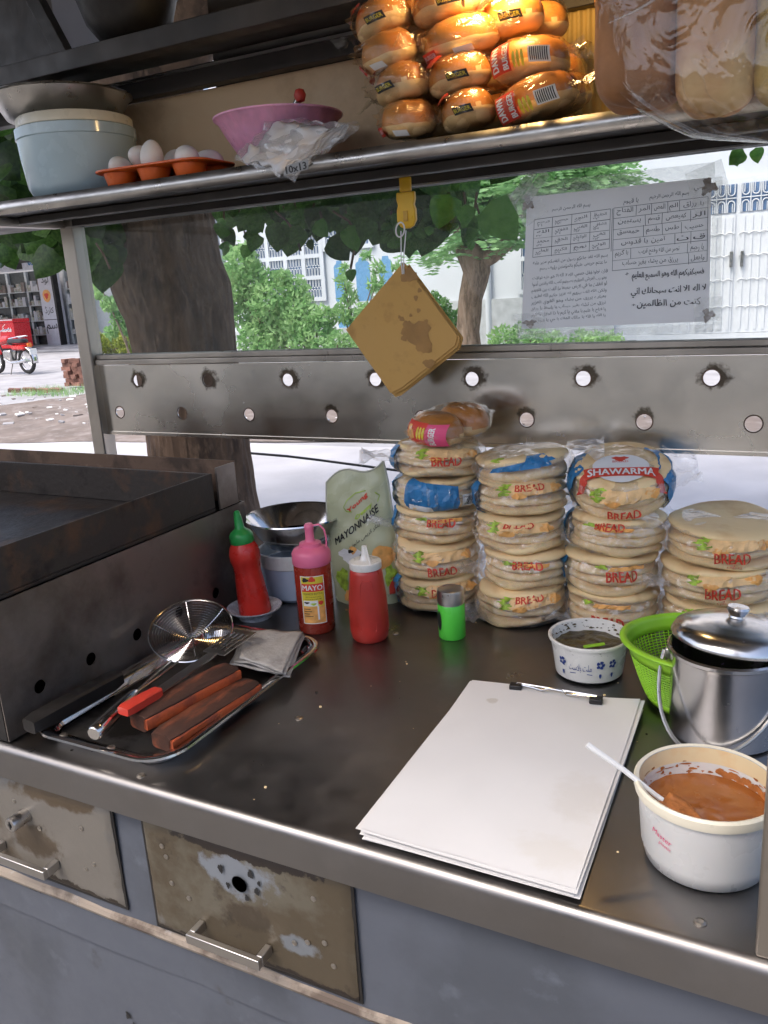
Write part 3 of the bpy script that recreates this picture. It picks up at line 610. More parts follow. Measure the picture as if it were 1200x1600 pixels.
# ================================================================ griddle
gr = thing('griddle', 'burnt steel griddle with raised rim and burner holes at the left of the counter', 'griddle', (0, 0, C + .001))
XR = -1.0
b = MB()
b.holed((XR, 0, 0), (0, 1, 0), (0, 0, 1), .69, 1.285, .002, .206, [(.756, .058), (.856, .058), (.959, .057), (1.065, .056), (1.169, .055)], .0105, 20)
b.build('side_panel', GRIDST, gr, smooth=False, solid=.002)
b = MB(); b.box(-1.78, XR - .003, .69, .694, .002, .206); b.box(-1.78, XR - .003, 1.281, 1.285, .002, .206); b.box(-1.78, -1.776, .695, 1.28, .002, .206); b.box(-1.775, XR - .06, .696, 1.279, .004, .19); b.build('body', SOOT, gr, smooth=False)
b = MB(); x0, x1, y0, y1, zf, zr = -1.76, -1.006, .66, 1.205, .212, .279
b.box(x0, x1, y0, y1, .2065, zf)                                   # plate
b.build('plate', BURNT, gr, smooth=False)
b = MB()
for A in ((x1 - .006, x1, y0, y1), (x0, x0 + .006, y0, y1), (x0 + .0062, x1 - .0062, y1 - .006, y1), (x0 + .0062, x1 - .0062, y0, y0 + .006)): b.box(*A, zf + .0005, zr)
b.build('rim', BURNT, gr, smooth=False, bevel=.001)
b = MB(); b.box(-1.69, XR - .002, 1.268, 1.272, .207, .29); b.build('splash_back', RUST, gr, smooth=False)
b = MB(); b.box(XR - .004, XR, 1.212, 1.2675, .208, .288); b.build('splash_side', GRIDST, gr, smooth=False)

# ================================================================ steel tray with tools
tx, ty = -.855, .915
tr = tag(MB().rloft(.262, .425, .055, [(.0, .016), (.001, .019), (.004, .02), (.008, .0195), (.018, .017), (.021, .013), (.026, .004), (.03, .0025), (.03, .0005), (.022, .0005), (.014, .013), (.004, .0145), (0, .016)], 8, cap0=False, cap1=False).build('serving_tray', POLST), 'rectangular steel tray with rolled rim holding the cooking tools', 'tray')
tr.location = (tx, ty, C + .0005)
b = MB(); b.rloft(.204, .367, .024, [(0, .003), (0, .0015)], 6); b.build('tray_floor', patchy('greasy_tray', [(.2, .19, .18), (.05, .045, .04)], [9], [.5], .35, .9, .1), tr)
for x, y in ((-.06, -.2), (.03, -.2)): link('rivet', RIV, tr, (x, y, .018))
def bar(a, b_, w, h, name, m, parent, taper=1.0, ch=.25):
    a, b_ = Vector(a), Vector(b_); d = (b_ - a); L = d.length; d.normalize(); s = d.cross(Vector((0, 0, 1))); s.normalize(); u = s.cross(d)
    B = MB(); V = []; n = 10
    for i in range(n + 1):
        t = i / n; k = 1 + (taper - 1) * t; e = .82 if i in (0, n) else 1
        for su, sv in ((-1, -1 + ch), (-1 + ch, -1), (1 - ch, -1), (1, -1 + ch), (1, 1 - ch), (1 - ch, 1), (-1 + ch, 1), (-1, 1 - ch)):
            V.append(a + d * L * t + s * (su * w / 2 * k * e) + u * (sv * h / 2 * e + .0012 * nz(t * 5, su, sv, 1.3)))
    F = [(i * 8 + k, i * 8 + (k + 1) % 8, (i + 1) * 8 + (k + 1) % 8, (i + 1) * 8 + k) for i in range(n) for k in range(8)] + [tuple(range(7, -1, -1)), tuple(n * 8 + k for k in range(8))]
    B.add(V, F); return B.build(name, m, parent, ang=35)
# wooden blocks, each with one red painted face
def block(px0, px1, z, w, h, label):
    A, B_ = on(*px0, z), on(*px1, z); t = thing('wooden_block', label, 'wood block', (A.x, A.y, z), 0, 'wooden blocks in the tray')
    e = B_ - A; bar((0, 0, 0), e, w, h, 'core', WOODD, t)
    s = e.normalized().cross(Vector((0, 0, 1))); bar(s * (w * .42), e + s * (w * .42), w * .22, h * .62, 'painted_face', WOODR, t)
block((215, 1128), (362, 1050), C + .036, .042, .03, 'charred wooden block with orange-red edge, nearer the griddle in the tray')
block((252, 1160), (392, 1072), C + .018, .045, .028, 'dark reddish wooden block lying along the near right rim of the tray')
st = thing('wooden_stick', 'sooty dark wooden stick lying at the foot of the griddle', 'stick', on(45, 1135, C + .03)); bar((0, 0, 0), on(185, 1058, C + .03) - on(45, 1135, C + .03), .03, .024, 'core', SOOT, st)
# slotted turner with red handle
h0, h1, h2, h3 = on(192, 1112, C + .058), on(248, 1080, C + .056), on(335, 1020, C + .05), on(385, 985, C + .055)
tn = thing('slotted_turner', 'steel slotted turner with a short red handle across the tray', 'turner', h0)
bar((0, 0, 0), h1 - h0, .024, .014, 'handle', REDH, tn, .8)
bar(h1 - h0, h2 - h0, .018, .003, 'shaft', STEEL, tn)
b = MB(); d = (h3 - h2).normalized(); s = d.cross(Vector((0, 0, 1))).normalized(); o_ = h2 - h0
for k in (-2, -1, 0, 1, 2): b.obox(o_ + d * .04 + s * (k * .0095), d * .035, s * .0026, (0, 0, .0008))
for q in (.004, .076): b.obox(o_ + d * q, d * .006, s * .022, (0, 0, .0009))
b.build('blade', STEEL, tn, smooth=False)
# wire skimmer
c0 = on(298, 984, C + .062); sk = thing('wire_skimmer', 'round spiral wire skimmer with steel handle resting on the tray', 'skimmer', c0)
ax = Vector((.25, -.36, .9)).normalized(); e1 = (on(262, 1030, C + .05) - c0); e1 = (e1 - ax * e1.dot(ax)).normalized(); e2 = ax.cross(e1); RS = .069
def sp(r, a): return e1 * (r * math.cos(a)) + e2 * (r * math.sin(a)) - ax * (.022 * (1 - (r / RS) ** 2))
b = MB(); b.tube([sp(RS, 2 * PI * k / 48) for k in range(48)], .0019, 6, closed=True); b.build('hoop', POLST, sk)
b = MB()
for j in range(1, 17): b.tube([sp(RS * j / 17.2, 2 * PI * k / 40) for k in range(40)], .00062, 4, closed=True)
b.build('spiral_wire', POLST, sk)
b = MB()
for a in (.5, 1.55, 2.6, 3.65, 4.7, 5.75): b.tube([sp(RS * t, a) - ax * .0012 for t in (.05, .3, .55, .8, 1)], .001, 5)
b.build('cross_wire', POLST, sk)
hs, he = on(212, 1082, C + .05) - c0, on(146, 1147, C + .042) - c0
b = MB(); rim = e1 * RS
for q in (-1, 1): b.tube([rim + e2 * (q * .006), (rim + hs) / 2 + e2 * (q * .004), hs], .0021, 6)
b.build('shaft', POLST, sk)
b = MB(); b.tube([hs, hs.lerp(he, .1), hs.lerp(he, .5), hs.lerp(he, .9), hs.lerp(he, .97), he], [.006, .0085, .0105, .0115, .0115, .009], 14); b.build('handle', POLST, sk)
# folded grey cloth
cl = thing('grey_cloth', 'folded greasy grey cloth on the far corner of the tray', 'cloth', on(418, 1028, C + .02))
for k in range(3):
    P_ = [on(*p, C + .024 + .006 * k) - cl.location for p in ((358 + 8 * k, 1030 + 9 - 5 * k), (440 + 12 - 6 * k, 1052 - 4 * k), (477 - 2 * k, 994 - 3 * k), (385, 985 + 2 - 2 * k))]
    def cf(u, v):
        p = (P_[0] * (1 - u) + P_[1] * u) * (1 - v) + (P_[3] * (1 - u) + P_[2] * u) * v
        p = p + Vector((0, 0, .004 * nz(u * 2, v * 2, k, 1.6) - .014 * max(0, u + (1 - v) - 1.45)))
        return p
    MB().grid(cf, 16, 16).build('fold', CLOTH, cl, solid=.002)

# ================================================================ bottles, bowls
sc_ = thing('saucer', 'small speckled white saucer under the green-capped bottle', 'saucer', (-.942, 1.208, C + .0005))
b = MB(); b.lathe([(0, .002), (.028, .002), (.028, .0), (.031, 0), (.033, .006), (.052, .02), (.0525, .0225), (.05, .022), (.03, .0085), (0, .0075)], 36); b.build('dish', SAUCERM, sc_)
kb = thing('sauce_bottle', 'red squeeze bottle with green pointed cap, leaning in the saucer', 'bottle', (-.942, 1.21, C + .0085), rot=(math.radians(2), math.radians(-4), 0), group='squeeze bottles')
b = MB(); b.lathe([(0, 0), (.028, 0), (.031, .004), (.03, .03), (.027, .065), (.025, .085), (.0265, .1), (.029, .11), (.029, .122), (.026, .134), (.022, .141), (.02, .146)], 32); b.build('body', REDB, kb)
b = MB(); b.lathe([(.0215, .142), (.0225, .144), (.0222, .158), (.019, .163), (.012, .168), (.009, .172), (.0075, .19), (.0055, .202), (.003, .204), (0, .204)], 26); b.build('cap', GREENC, kb)
mb_ = thing('mayo_bottle', 'squeeze bottle with pink nozzle cap and MAYO label', 'bottle', (-.797, 1.2, C + .0005), math.radians(8), 'squeeze bottles')
b = MB(); b.lathe([(0, 0), (.031, 0), (.0335, .004), (.0335, .126), (.031, .132), (.026, .136)], 36); b.build('body', MAYOB, mb_)
b = MB(); b.lathe([(.034, .127), (.035, .129), (.035, .147), (.031, .154), (.02, .159), (.0195, .165), (.01, .168), (.008, .172), (.0075, .188), (.0085, .19), (.0085, .197), (.006, .2), (0, .2)], 32); cp = b.build('cap', PINKC, mb_)
b = MB(); b.tube([(.006, 0, .196), (.02, 0, .199), (.029, 0, .19), (.032, 0, .174), (.031, 0, .158)], .0018, 8); b.build('tether', PINKC, cp)
ft = -PI / 2 + .35
cyl = lambda R, off=ft: (lambda u, v, l: ((R + l) * math.cos(off + u / R), (R + l) * math.sin(off + u / R), v))
pr = Print([PWHT, PRED, PYEL, PORG, PBLK, PGRN]); mf = cyl(.0335)
pr.rect(-.022, .022, .022, .112, PWHT, mf, .0004, 12, 3); pr.rect(-.0205, .0205, .0235, .055, PORG, mf, .0005, 12, 3); pr.rect(-.0205, .0205, .055, .083, PYEL, mf, .0005, 12, 3); pr.rect(-.0205, .0205, .083, .098, PRED, mf, .0005, 12, 3); pr.rect(-.0205, .0205, .098, .1105, PYEL, mf, .0005, 12, 3)
pr.blob(-.012, .105, .006, .004, PBLK, mf, seed=2); pr.blob(0, .106, .006, .005, PRED, mf, seed=3); pr.text('MAYO', 0, .0858, .0095, PWHT, mf, .0009, width=.036, bold=.0003)
pr.text('SQUEEZE BOTTLE', 0, .0775, .0035, PBLK, mf, .0009, width=.034); pr.text('BEST FOR KETCHUP', 0, .0725, .0018, PBLK, mf, .0009, width=.027); pr.text('SAUCE & MAYONNAISE', 0, .0685, .0018, PBLK, mf, .0009, width=.03)
pr.rect(-.0185, .008, .056, .0665, PWHT, mf, .0006); pr.blob(-.012, .0625, .005, .0018, PBLK, mf); pr.blob(0, .06, .005, .0022, PGRN, mf); pr.blob(.013, .0615, .0045, .004, PRED, mf, wob=.05)
for k, w in enumerate((.012, .014, .01, .016)): pr.rect(-.018, -.018 + w, .05 - .0045 * k, .0512 - .0045 * k, PBLK, mf, .0007)
pr.rect(.006, .009, .03, .056, PWHT, mf, .0006)
pr.build('label', mb_)
wb = thing('ketchup_bottle', 'brick red squeeze bottle with white screw cap', 'bottle', (-.684, 1.195, C + .0005), math.radians(10), 'squeeze bottles')
b = MB(); fl = lambda a, z: 1 - .04 * max(0, math.cos(2 * a)) * (1 if .02 < z < .11 else 0)
b.lathe([(0, 0), (.028, 0), (.032, .005), (.0345, .02), (.0355, .05), (.034, .08), (.031, .105), (.0285, .124), (.0265, .13), (.024, .132)], 40, fn=fl); b.build('body', REDB2, wb)
fa = -PI / 2 + .3; b = MB()
def rimpath():
    P = []
    for u, v in [(-.011, .025), (.011, .025), (.0125, .03), (.0115, .08), (.0095, .112), (.007, .115), (-.007, .115), (-.0095, .112), (-.0115, .08), (-.0125, .03)]:
        r = .0346 - .0002 if v < .06 else .0346 - (v - .06) * .09
        P.append(((r) * math.cos(fa + u / .03), r * math.sin(fa + u / .03), v))
    return P
b.tube(rimpath(), .0012, 6, closed=True); b.build('panel_ridge', REDB2, wb)
b = MB(); b.lathe([(.0272, .1305), (.028, .132), (.028, .1425), (.0265, .144), (.012, .1445), (.009, .1465), (.006, .155), (.0045, .17), (0, .171)], 30); cp = b.build('cap', WHITEP, wb)
b = MB(); b.tube([(.002, -.002, .168), (.005, -.006, .17), (.01, -.012, .158), (.016, -.02, .144)], .0016, 6); b.build('tether', WHITEP, cp)
# tub and steel bowl
tb = thing('plastic_tub', 'blue and white plastic tub under the steel bowl', 'tub', (-.935, 1.348, C + .0005))
b = MB(); b.lathe([(0, 0), (.06, 0), (.066, .006), (.071, .065), (.0715, .07)], 40); b.build('body', BLUEWH, tb)
b = MB(); b.lathe([(.072, .0702), (.0745, .072), (.0755, .098), (.0735, .1), (.071, .098), (.07, .085)], 40, cap=False); b.build('rim_band', WHITEP, tb)
bw = thing('steel_bowl', 'shiny steel mixing bowl on the plastic tub', 'bowl', (-.928, 1.35, C + .1006)); bw.scale = (1.12, 1.12, 1.1)
b = MB(); b.lathe([(0, .001), (.04, .001), (.052, .006), (.068, .026), (.086, .056), (.0905, .0585), (.0895, .061), (.086, .059), (.067, .028), (.05, .009), (.0, .004)], 48); b.build('shell', POLST, bw)
b = MB(); b.lathe([(0, .022), (.0625, .022)], 40); b.build('water', mat('murky_water', (.12, .09, .07), .08), bw)
# mayonnaise pouch
po = thing('mayonnaise_pouch', 'pale green mayonnaise pouch standing with its top folded over', 'pouch', (-.785, 1.36, C + .0005), math.radians(14))
POUCH = mat('pouch_film', (.5, .52, .33), .3, 0, .05, 8, .5, 9)
def pouch(u, v, side=-1, lift=0):
    w = .067 + .003 * math.sin(PI * v); t = .034 * (1 - v) ** .8 * (1 - abs(2 * u - 1) ** 2.5) ** .6 + .001
    x = (2 * u - 1) * w; z = .28 * v - .045 * (1 - u) * v * v + .012 * math.sin(u * 6) * (v > .85)
    y = side * (t + lift) + .012 * v + .0035 * nz(x, z, side, 22) - .003 * nz(x, z, side + 4, 45)
    a = .12 * v * v
    return (x * (1 - .12 * v * v) - .014 * v + .008, y - (abs(x) * .1 if side > 0 else 0) * 0, z)
b = MB(); b.grid(lambda u, v: pouch(u, v, -1), 26, 30); b.grid(lambda u, v: pouch(1 - u, v, 1), 26, 30); b.build('film', POUCH, po)
b = MB(); b.tube([pouch(1, t / 12) for t in range(13)], .0022, 6); b.tube([pouch(t / 12, 1) for t in range(13)], .002, 6); b.tube([pouch(0, t / 12) for t in range(13)], .0018, 6); b.build('seal', mat('seal_film', (.56, .56, .45), .2, 0, .05), po)
pr = Print([PRED, PGRN, PBLK, PORG, PWHT]); mf = lambda u, v, l: pouch(u, v, -1, l + .0006)
pr.text('Young', .52, .735, .035, PRED, mf, rot=.32, width=.34, bold=.004); pr.text('Cummy'.replace('Cummy', 'Creamy'), .6, .665, .03, PGRN, mf, rot=.32, width=.28, slant=.3, bold=.003); pr.text('MAYONNAISE', .48, .55, .055, PBLK, mf, rot=.32, width=.72, slant=.15, bold=.003)
pr.text(arabic('ینگز کریمی مایونیز'.replace('گ', 'ك')), .58, .485, .025, PBLK, mf, rot=.32, width=.5)
pr.line([(.34, .7), (.3, .74), (.36, .79), (.5, .83), (.68, .865)], .008, PGRN, mf); pr.line([(.34, .7), (.42, .69)], .008, PGRN, mf); pr.line([(.8, .8), (.86, .77), (.82, .73)], .008, PGRN, mf)
pr.blob(.82, .34, .15, .085, PORG, mf, .001, seed=1, wob=.06); pr.blob(.9, .2, .08, .07, PGRN, mf, seed=2); pr.blob(.2, .18, .1, .08, PGRN, mf, seed=5); pr.blob(.35, .36, .16, .06, PWHT, mf, seed=6); pr.blob(.4, .4, .05, .03, PORG, mf, .001, seed=7); pr.blob(.36, .39, .04, .014, PBLK, mf, .0012, seed=8)
pr.blob(.93, .12, .06, .06, PRED, mf, seed=3); pr.blob(.3, .06, .1, .04, PORG, mf, seed=9)
pr.build('print', po)
# pepper shaker
sh = thing('pepper_shaker', 'small bright green shaker with steel lid', 'shaker', (-.55, 1.249, C + .0005), math.radians(5))
b = MB(); b.lathe([(0, 0), (.022, 0), (.0235, .002), (.0235, .061), (.022, .063)], 32); b.build('body', SHAKG, sh)
b = MB(); b.lathe([(.0215, .0615), (.0225, .0625), (.0225, .065), (.0238, .066), (.0238, .083), (.0225, .088), (.019, .09), (0, .0905)], 32); b.build('lid', DULLST, sh)
pr = Print([PBLK]); mf = cyl(.0235, -PI / 2 - .75); pr.blob(0, .034, .006, .018, PBLK, mf, wob=0); pr.build('window', sh)
# chutney bowl
ch = thing('chutney_bowl', 'white plastic bowl with blue flower print holding dark green chutney', 'bowl', (-.297, 1.195, C + .0005), math.radians(-5))
b = MB(); b.lathe([(0, .0), (.045, 0), (.051, .005), (.058, .058), (.0615, .059), (.062, .063), (.0605, .0645), (.057, .063), (.0545, .05), (.0515, .03), (0, .028)], 44); b.build('shell', WHITEP, ch)
b = MB(); b.grid(lambda u, v: (.0535 * v * math.cos(2 * PI * u), .0535 * v * math.sin(2 * PI * u), .046 + .0035 * nz(v * math.cos(2 * PI * u), v * math.sin(2 * PI * u), 0, 4) - .004 * v ** 6 * 0), 40, 14, wrapu=True); b.build('chutney', CHUT, ch)
b = MB()
for k in range(110):
    a = rng.random() * 2 * PI; zz = .05 + .012 * rng.random() ** 1.5; r = .0542 + (zz - .05) * .2; s = .0012 + .0028 * rng.random() ** 2
    b.lathe([(0, -s * .5), (s, 0), (0, s * .5)], 6, (r * math.cos(a), r * math.sin(a), zz))
tag(b.build('dried_flecks', CHUT, ch), kind='stuff')
PNVY = mat('print_navy', (.03, .06, .24), .45); pr = Print([PNVY]); mf = lambda u, v, l: ((.0512 + (v - .005) * .132 + l + .0004) * math.cos(-PI / 2 + .2 + u / .055), (.0512 + (v - .005) * .132 + l + .0004) * math.sin(-PI / 2 + .2 + u / .055), v)
for u0 in (-.035, .024, .043, -.075, .1):
    for k in range(5): a = 2 * PI * k / 5 + u0; pr.blob(u0 + .004 * math.cos(a), .036 + .0045 * math.sin(a), .0026, .0028, PNVY, mf, seed=k, n=8)
    pr.blob(u0, .018, .002, .004, PNVY, mf, n=8)
pr.text(arabic('ملت پلاسٹ'.replace('پ', 'ب').replace('ٹ', 'ت')), -.006, .026, .011, PNVY, mf, width=.034); pr.line([(-.022, .02), (.012, .02)], .0012, PNVY, mf)
pr.build('print', ch)
b = MB(); b.obox((.012, -.012, .051), (.014, .008, .002), (-.002, .0035, 0), (0, 0, .0012)); b.build('spoon_tip', LIMEP, ch, bevel=.001)
# lime basket
bk = thing('lime_basket', 'lime green plastic colander basket behind the steel pail', 'basket', (-.118, 1.15, C + .0005)); bk.scale = (.86, .86, .95)
def bsk(u, v, k=1.0):
    a = 2 * PI * u; r = (.078 + .034 * v ** .8) * k; return (r * math.cos(a) * 1.18, r * math.sin(a) * .98, .004 + .1 * v)
b = MB(); b.grid(lambda u, v: bsk(u, .14 + .62 * v), 84, 15, wrapu=True); o = b.build('mesh_wall', LIMEP, bk, smooth=False)
md = o.modifiers.new('wire', 'WIREFRAME'); md.thickness = .0026; md.use_even_offset = False
b = MB(); b.grid(lambda u, v: bsk(u, .76 + .24 * v), 60, 3, wrapu=True); b.grid(lambda u, v: (bsk(u, 1)[0] * (1 + .07 * v), bsk(u, 1)[1] * (1 + .08 * v), .104 - .003 * v), 60, 2, wrapu=True); b.build('rim', LIMEP, bk, solid=.002)
b = MB(); b.grid(lambda u, v: bsk(u, .14 * v), 60, 2, wrapu=True); b.add([bsk(k / 40, 0) for k in range(40)], [tuple(range(40))]); b.build('base', LIMEP, bk, solid=.002)
# steel pail with lid ajar
pa = thing('steel_pail', 'polished steel pail with bail handle and knobbed lid ajar', 'pail', (-.09, 1.085, C + .0005)); pa.scale = (1.07, 1.07, 1.08)
b = MB(); b.lathe([(0, 0), (.06, 0), (.064, .003), (.066, .1), (.067, .106), (.0695, .108), (.0695, .112), (.067, .114), (.0645, .112), (.0635, .1), (.061, .006), (0, .004)], 52); b.build('body', PAILST, pa)
ld = bpy.data.objects.new('lid', MB().lathe([(.0715, 0), (.0735, .001), (.0735, .004), (.069, .012), (.058, .019), (.05, .0205), (.045, .0225), (.02, .0275), (0, .028)], 52).mesh('lid', PAILST)); COL.objects.link(ld); ld.parent = pa
ld.location = (.006, .01, .1185); ld.rotation_euler = (math.radians(-5), math.radians(4), 0)
b = MB(); b.lathe([(.01, .0265), (.009, .03), (.012, .035), (.0135, .0385), (.012, .041), (.004, .0405), (0, .04)], 28); b.build('knob', PAILST, ld)
b = MB()
for q in (-1, 1): b = MB(); b.box(q * .0675 - .004, q * .0675 + .004, -.008, .008, .088, .102); b.build('ear', DULLST, pa, bevel=.002)
ba = math.radians(-62); b = MB(); b.tube([(-.0735 * math.cos(t) * 1.05, (.112 * math.sin(t)) * math.cos(ba + 0), .096 + .112 * math.sin(t) * math.sin(ba)) if False else (-.0735 * math.cos(t) - .016 * math.sin(t), -.078 * math.sin(t), .096 - .092 * math.sin(t)) for t in np.linspace(0, PI, 28)], .0024, 8); b.build('bail_handle', DULLST, pa)
# sauce tub
stb = thing('sauce_tub', 'white plastic tub of orange-brown curry sauce with stained rim', 'tub', (-.08, .812, C + .0005), math.radians(4))
b = MB(); b.lathe([(0, 0), (.055, 0), (.06, .004), (.064, .02), (.0675, .07), (.0685, .078), (.0712, .079), (.0722, .083), (.0722, .0885), (.07, .0905), (.0672, .089), (.0655, .076), (.063, .05), (0, .046)], 56); b.build('shell', mat('stained_tub', (.64, .635, .61), .3, 0, .03, 12, sss=.1), stb)
b = MB(); b.lathe([(.0714, .0784), (.0724, .083), (.0725, .0886), (.0702, .0911), (.067, .0897)], 56, cap=False); b.build('rim', CREAMP, stb)
b = MB(); b.grid(lambda u, v: (.0655 * v * math.cos(2 * PI * u), .0655 * v * math.sin(2 * PI * u), .0585 + .0012 * nz(3 * v * math.cos(2 * PI * u), 3 * v * math.sin(2 * PI * u), 0, 2)), 48, 14, wrapu=True); b.build('sauce', SAUCE, stb)
b = MB(); b.lathe([(.0647, .06), (.0652, .0755), (.0668, .0888)], 56, cap=False); b.build('stained_lining', mat('stained_lining', (.74, .6, .36), .4, 0, .12, 30, col2=(.7, .4, .16), lo=.5, hi=.8), stb)
pr = Print([SMEAR]); mf = lambda u, v, l: ((.0638 + (v - .05) * .058 - l) * math.cos(u), (.0643 + (v - .05) * .058 - l) * math.sin(u), v)
for k in range(46):
    a = .2 + 2.9 * rng.random(); pr.blob(a, .06 + .017 * rng.random() ** 2, .02 + .09 * rng.random() ** 2, .0005 + .0017 * rng.random() ** 1.6, SMEAR, mf, .0005, n=18, seed=k, wob=.14)
for k in range(16): pr.blob(.35 + .07 * k, .0605 + .004 * abs(math.sin(k * 2.2)), .075, .004, SMEAR, mf, .0005, n=20, seed=k, wob=.1)
pr.build('smears', stb)
pr = Print([PPNK]); mf = lambda u, v, l: ((.0645 + (v - .02) * .07 + l) * math.cos(-PI / 2 - .62 + u / .066), (.0645 + (v - .02) * .07 + l) * math.sin(-PI / 2 - .62 + u / .066), v)
pr.text('Master', 0, .05, .006, PPNK, mf, rot=-.25); pr.text('plastic', .004, .042, .004, PPNK, mf, rot=-.25); pr.build('print', stb)
s0, s1, s2 = on(917, 1163, C + .125), on(1035, 1250, C + .071), on(1092, 1288, C + .065)
so = thing('plastic_spoon', 'white plastic spoon with stained handle leaning in the curry sauce', 'spoon', s0)
b = MB(); L_ = [Vector((0, 0, 0)), (s1 - s0) * .5 + Vector((0, 0, .002)), (s1 - s0) * .9, s1 - s0]; b.tube(L_, [.0034, .003, .0026, .003], 8); b.build('handle', PWHT, so)
b = MB(); e = (s2 - s1).normalized(); s_ = e.cross(Vector((0, 0, 1))).normalized()
b.grid(lambda u, v: (s1 - s0) + e * (.052 * v) + s_ * ((u - .5) * .034 * math.sin(PI * (.12 + .88 * v) ** .7)) + Vector((0, 0, .004 * (2 * u - 1) ** 2 - .003 * math.sin(PI * v))), 8, 12); b.build('bowl', SMEAR, so, solid=.0015)
# paper pad on clip
pd = thing('paper_pad', 'thick pad of white wrapping paper held by a black wire clip', 'paper pad', (-.32, .9, C + .0008))
P0 = [Vector(p) for p in ((-.431, .699, 0), (-.186, .699, 0), (-.201, 1.1, 0), (-.447, 1.083, 0))]
NS = 9
for k in range(NS):
    jx, jy, ja = (rng.random(3) - .5) * [.011, .011, .034] if k < NS - 1 else (0, 0, 0)
    z0 = .0008 + .0012 * k
    def pf(u, v):
        p = (P0[0] * (1 - u) + P0[1] * u) * (1 - v) + (P0[3] * (1 - u) + P0[2] * u) * v - Vector((-.32, .9, 0))
        x, y = p.x + jx, p.y + jy; x, y = x - ja * y, y + ja * x
        z = z0 + .0025 * nz(x, y, 1.5, 6) * (k / NS) + .0012 * (k / NS)
        if k >= NS - 2: z += .03 * max(0, u + v - 1.7) ** 1.3 + .008 * max(0, .1 - u - v) + .003 * nz(x, y, k, 11) * .4
        if k == NS - 2: x += .009 * v * u; z -= .006 * max(0, u - .8) * (1 - v); y -= .006 * u * (1 - v)
        return (x, y, max(z, .0006 + .0012 * k))
    MB().grid(pf, 26, 40).build('sheet', PADP, pd)
b = MB(); yb = .178
for x in (-.056, .062):
    b.obox((x, yb, .0155), (.009, .0015, 0), (-.001, .0065, 0), (0, 0, .004))
b.build('clip_jaw', BLACK, pd, bevel=.0015)
b = MB(); b.tube([(-.056, yb + .003, .0185), (-.03, yb + .002, .0175), (-.016, yb - .001, .0175), (-.008, yb + .005, .0185), (.012, yb + .005, .0185), (.02, yb - .001, .0175), (.036, yb + .002, .0175), (.062, yb + .003, .0185)], .0016, 8)
b.tube([(-.056, yb + .006, .0185), (.062, yb + .007, .0185)], .0013, 6); b.build('clip_wire', CHROME, pd)
# ================================================================ packs of flat bread
BR = []
for k in range(6):
    b = MB()
    def bf(u, v, k=k):
        a = 2 * PI * u; r = .0785 * (1 + .055 * nz(math.cos(a), math.sin(a), k * 3, 1.3)); ph = (v - .5) * PI
        rr = r * abs(math.cos(ph)) ** .2 if abs(math.cos(ph)) > 1e-6 else 0
        z = .0083 * math.sin(ph) * (1 + .25 * nz(rr * 20 * math.cos(a), rr * 20 * math.sin(a), k, 1)) + .0085 * nz(rr * 13 * math.cos(a), rr * 14 * math.sin(a), k + 9, 1)
        return (rr * math.cos(a), rr * math.sin(a), z)
    b.grid(bf, 36, 14, wrapu=True); BR.append(b.mesh('bread', BREADM))
def pack_surf(R, h, seed):
    def f(a, v, lift=0):
        ph = (v - .5) * PI; c_, s_ = max(0, math.cos(ph)), math.sin(ph)
        r = R * c_ ** .27; z = h / 2 + h / 2 * math.copysign(abs(s_) ** .85, s_)
        ca, sa = math.cos(a), math.sin(a)
        w = .003 + .006 * nz(ca * 1.8, sa * 1.8, v * 1.5 + seed, 1.6) + .0045 * (1 - 2 * abs(nz(ca * 4, sa * 4, v * 2.2 + seed, 1.5))) ** 3
        edge = c_ ** .3
        return Vector(((r + w * edge + lift * c_ ** .5) * ca, (r + w * edge + lift * c_ ** .5) * sa, z + .003 * nz(ca * 2 * r * 12, sa * 2 * r * 12, seed, 1.2) * (1 - c_) + (lift * s_)))
    return f
FACE = -1.2
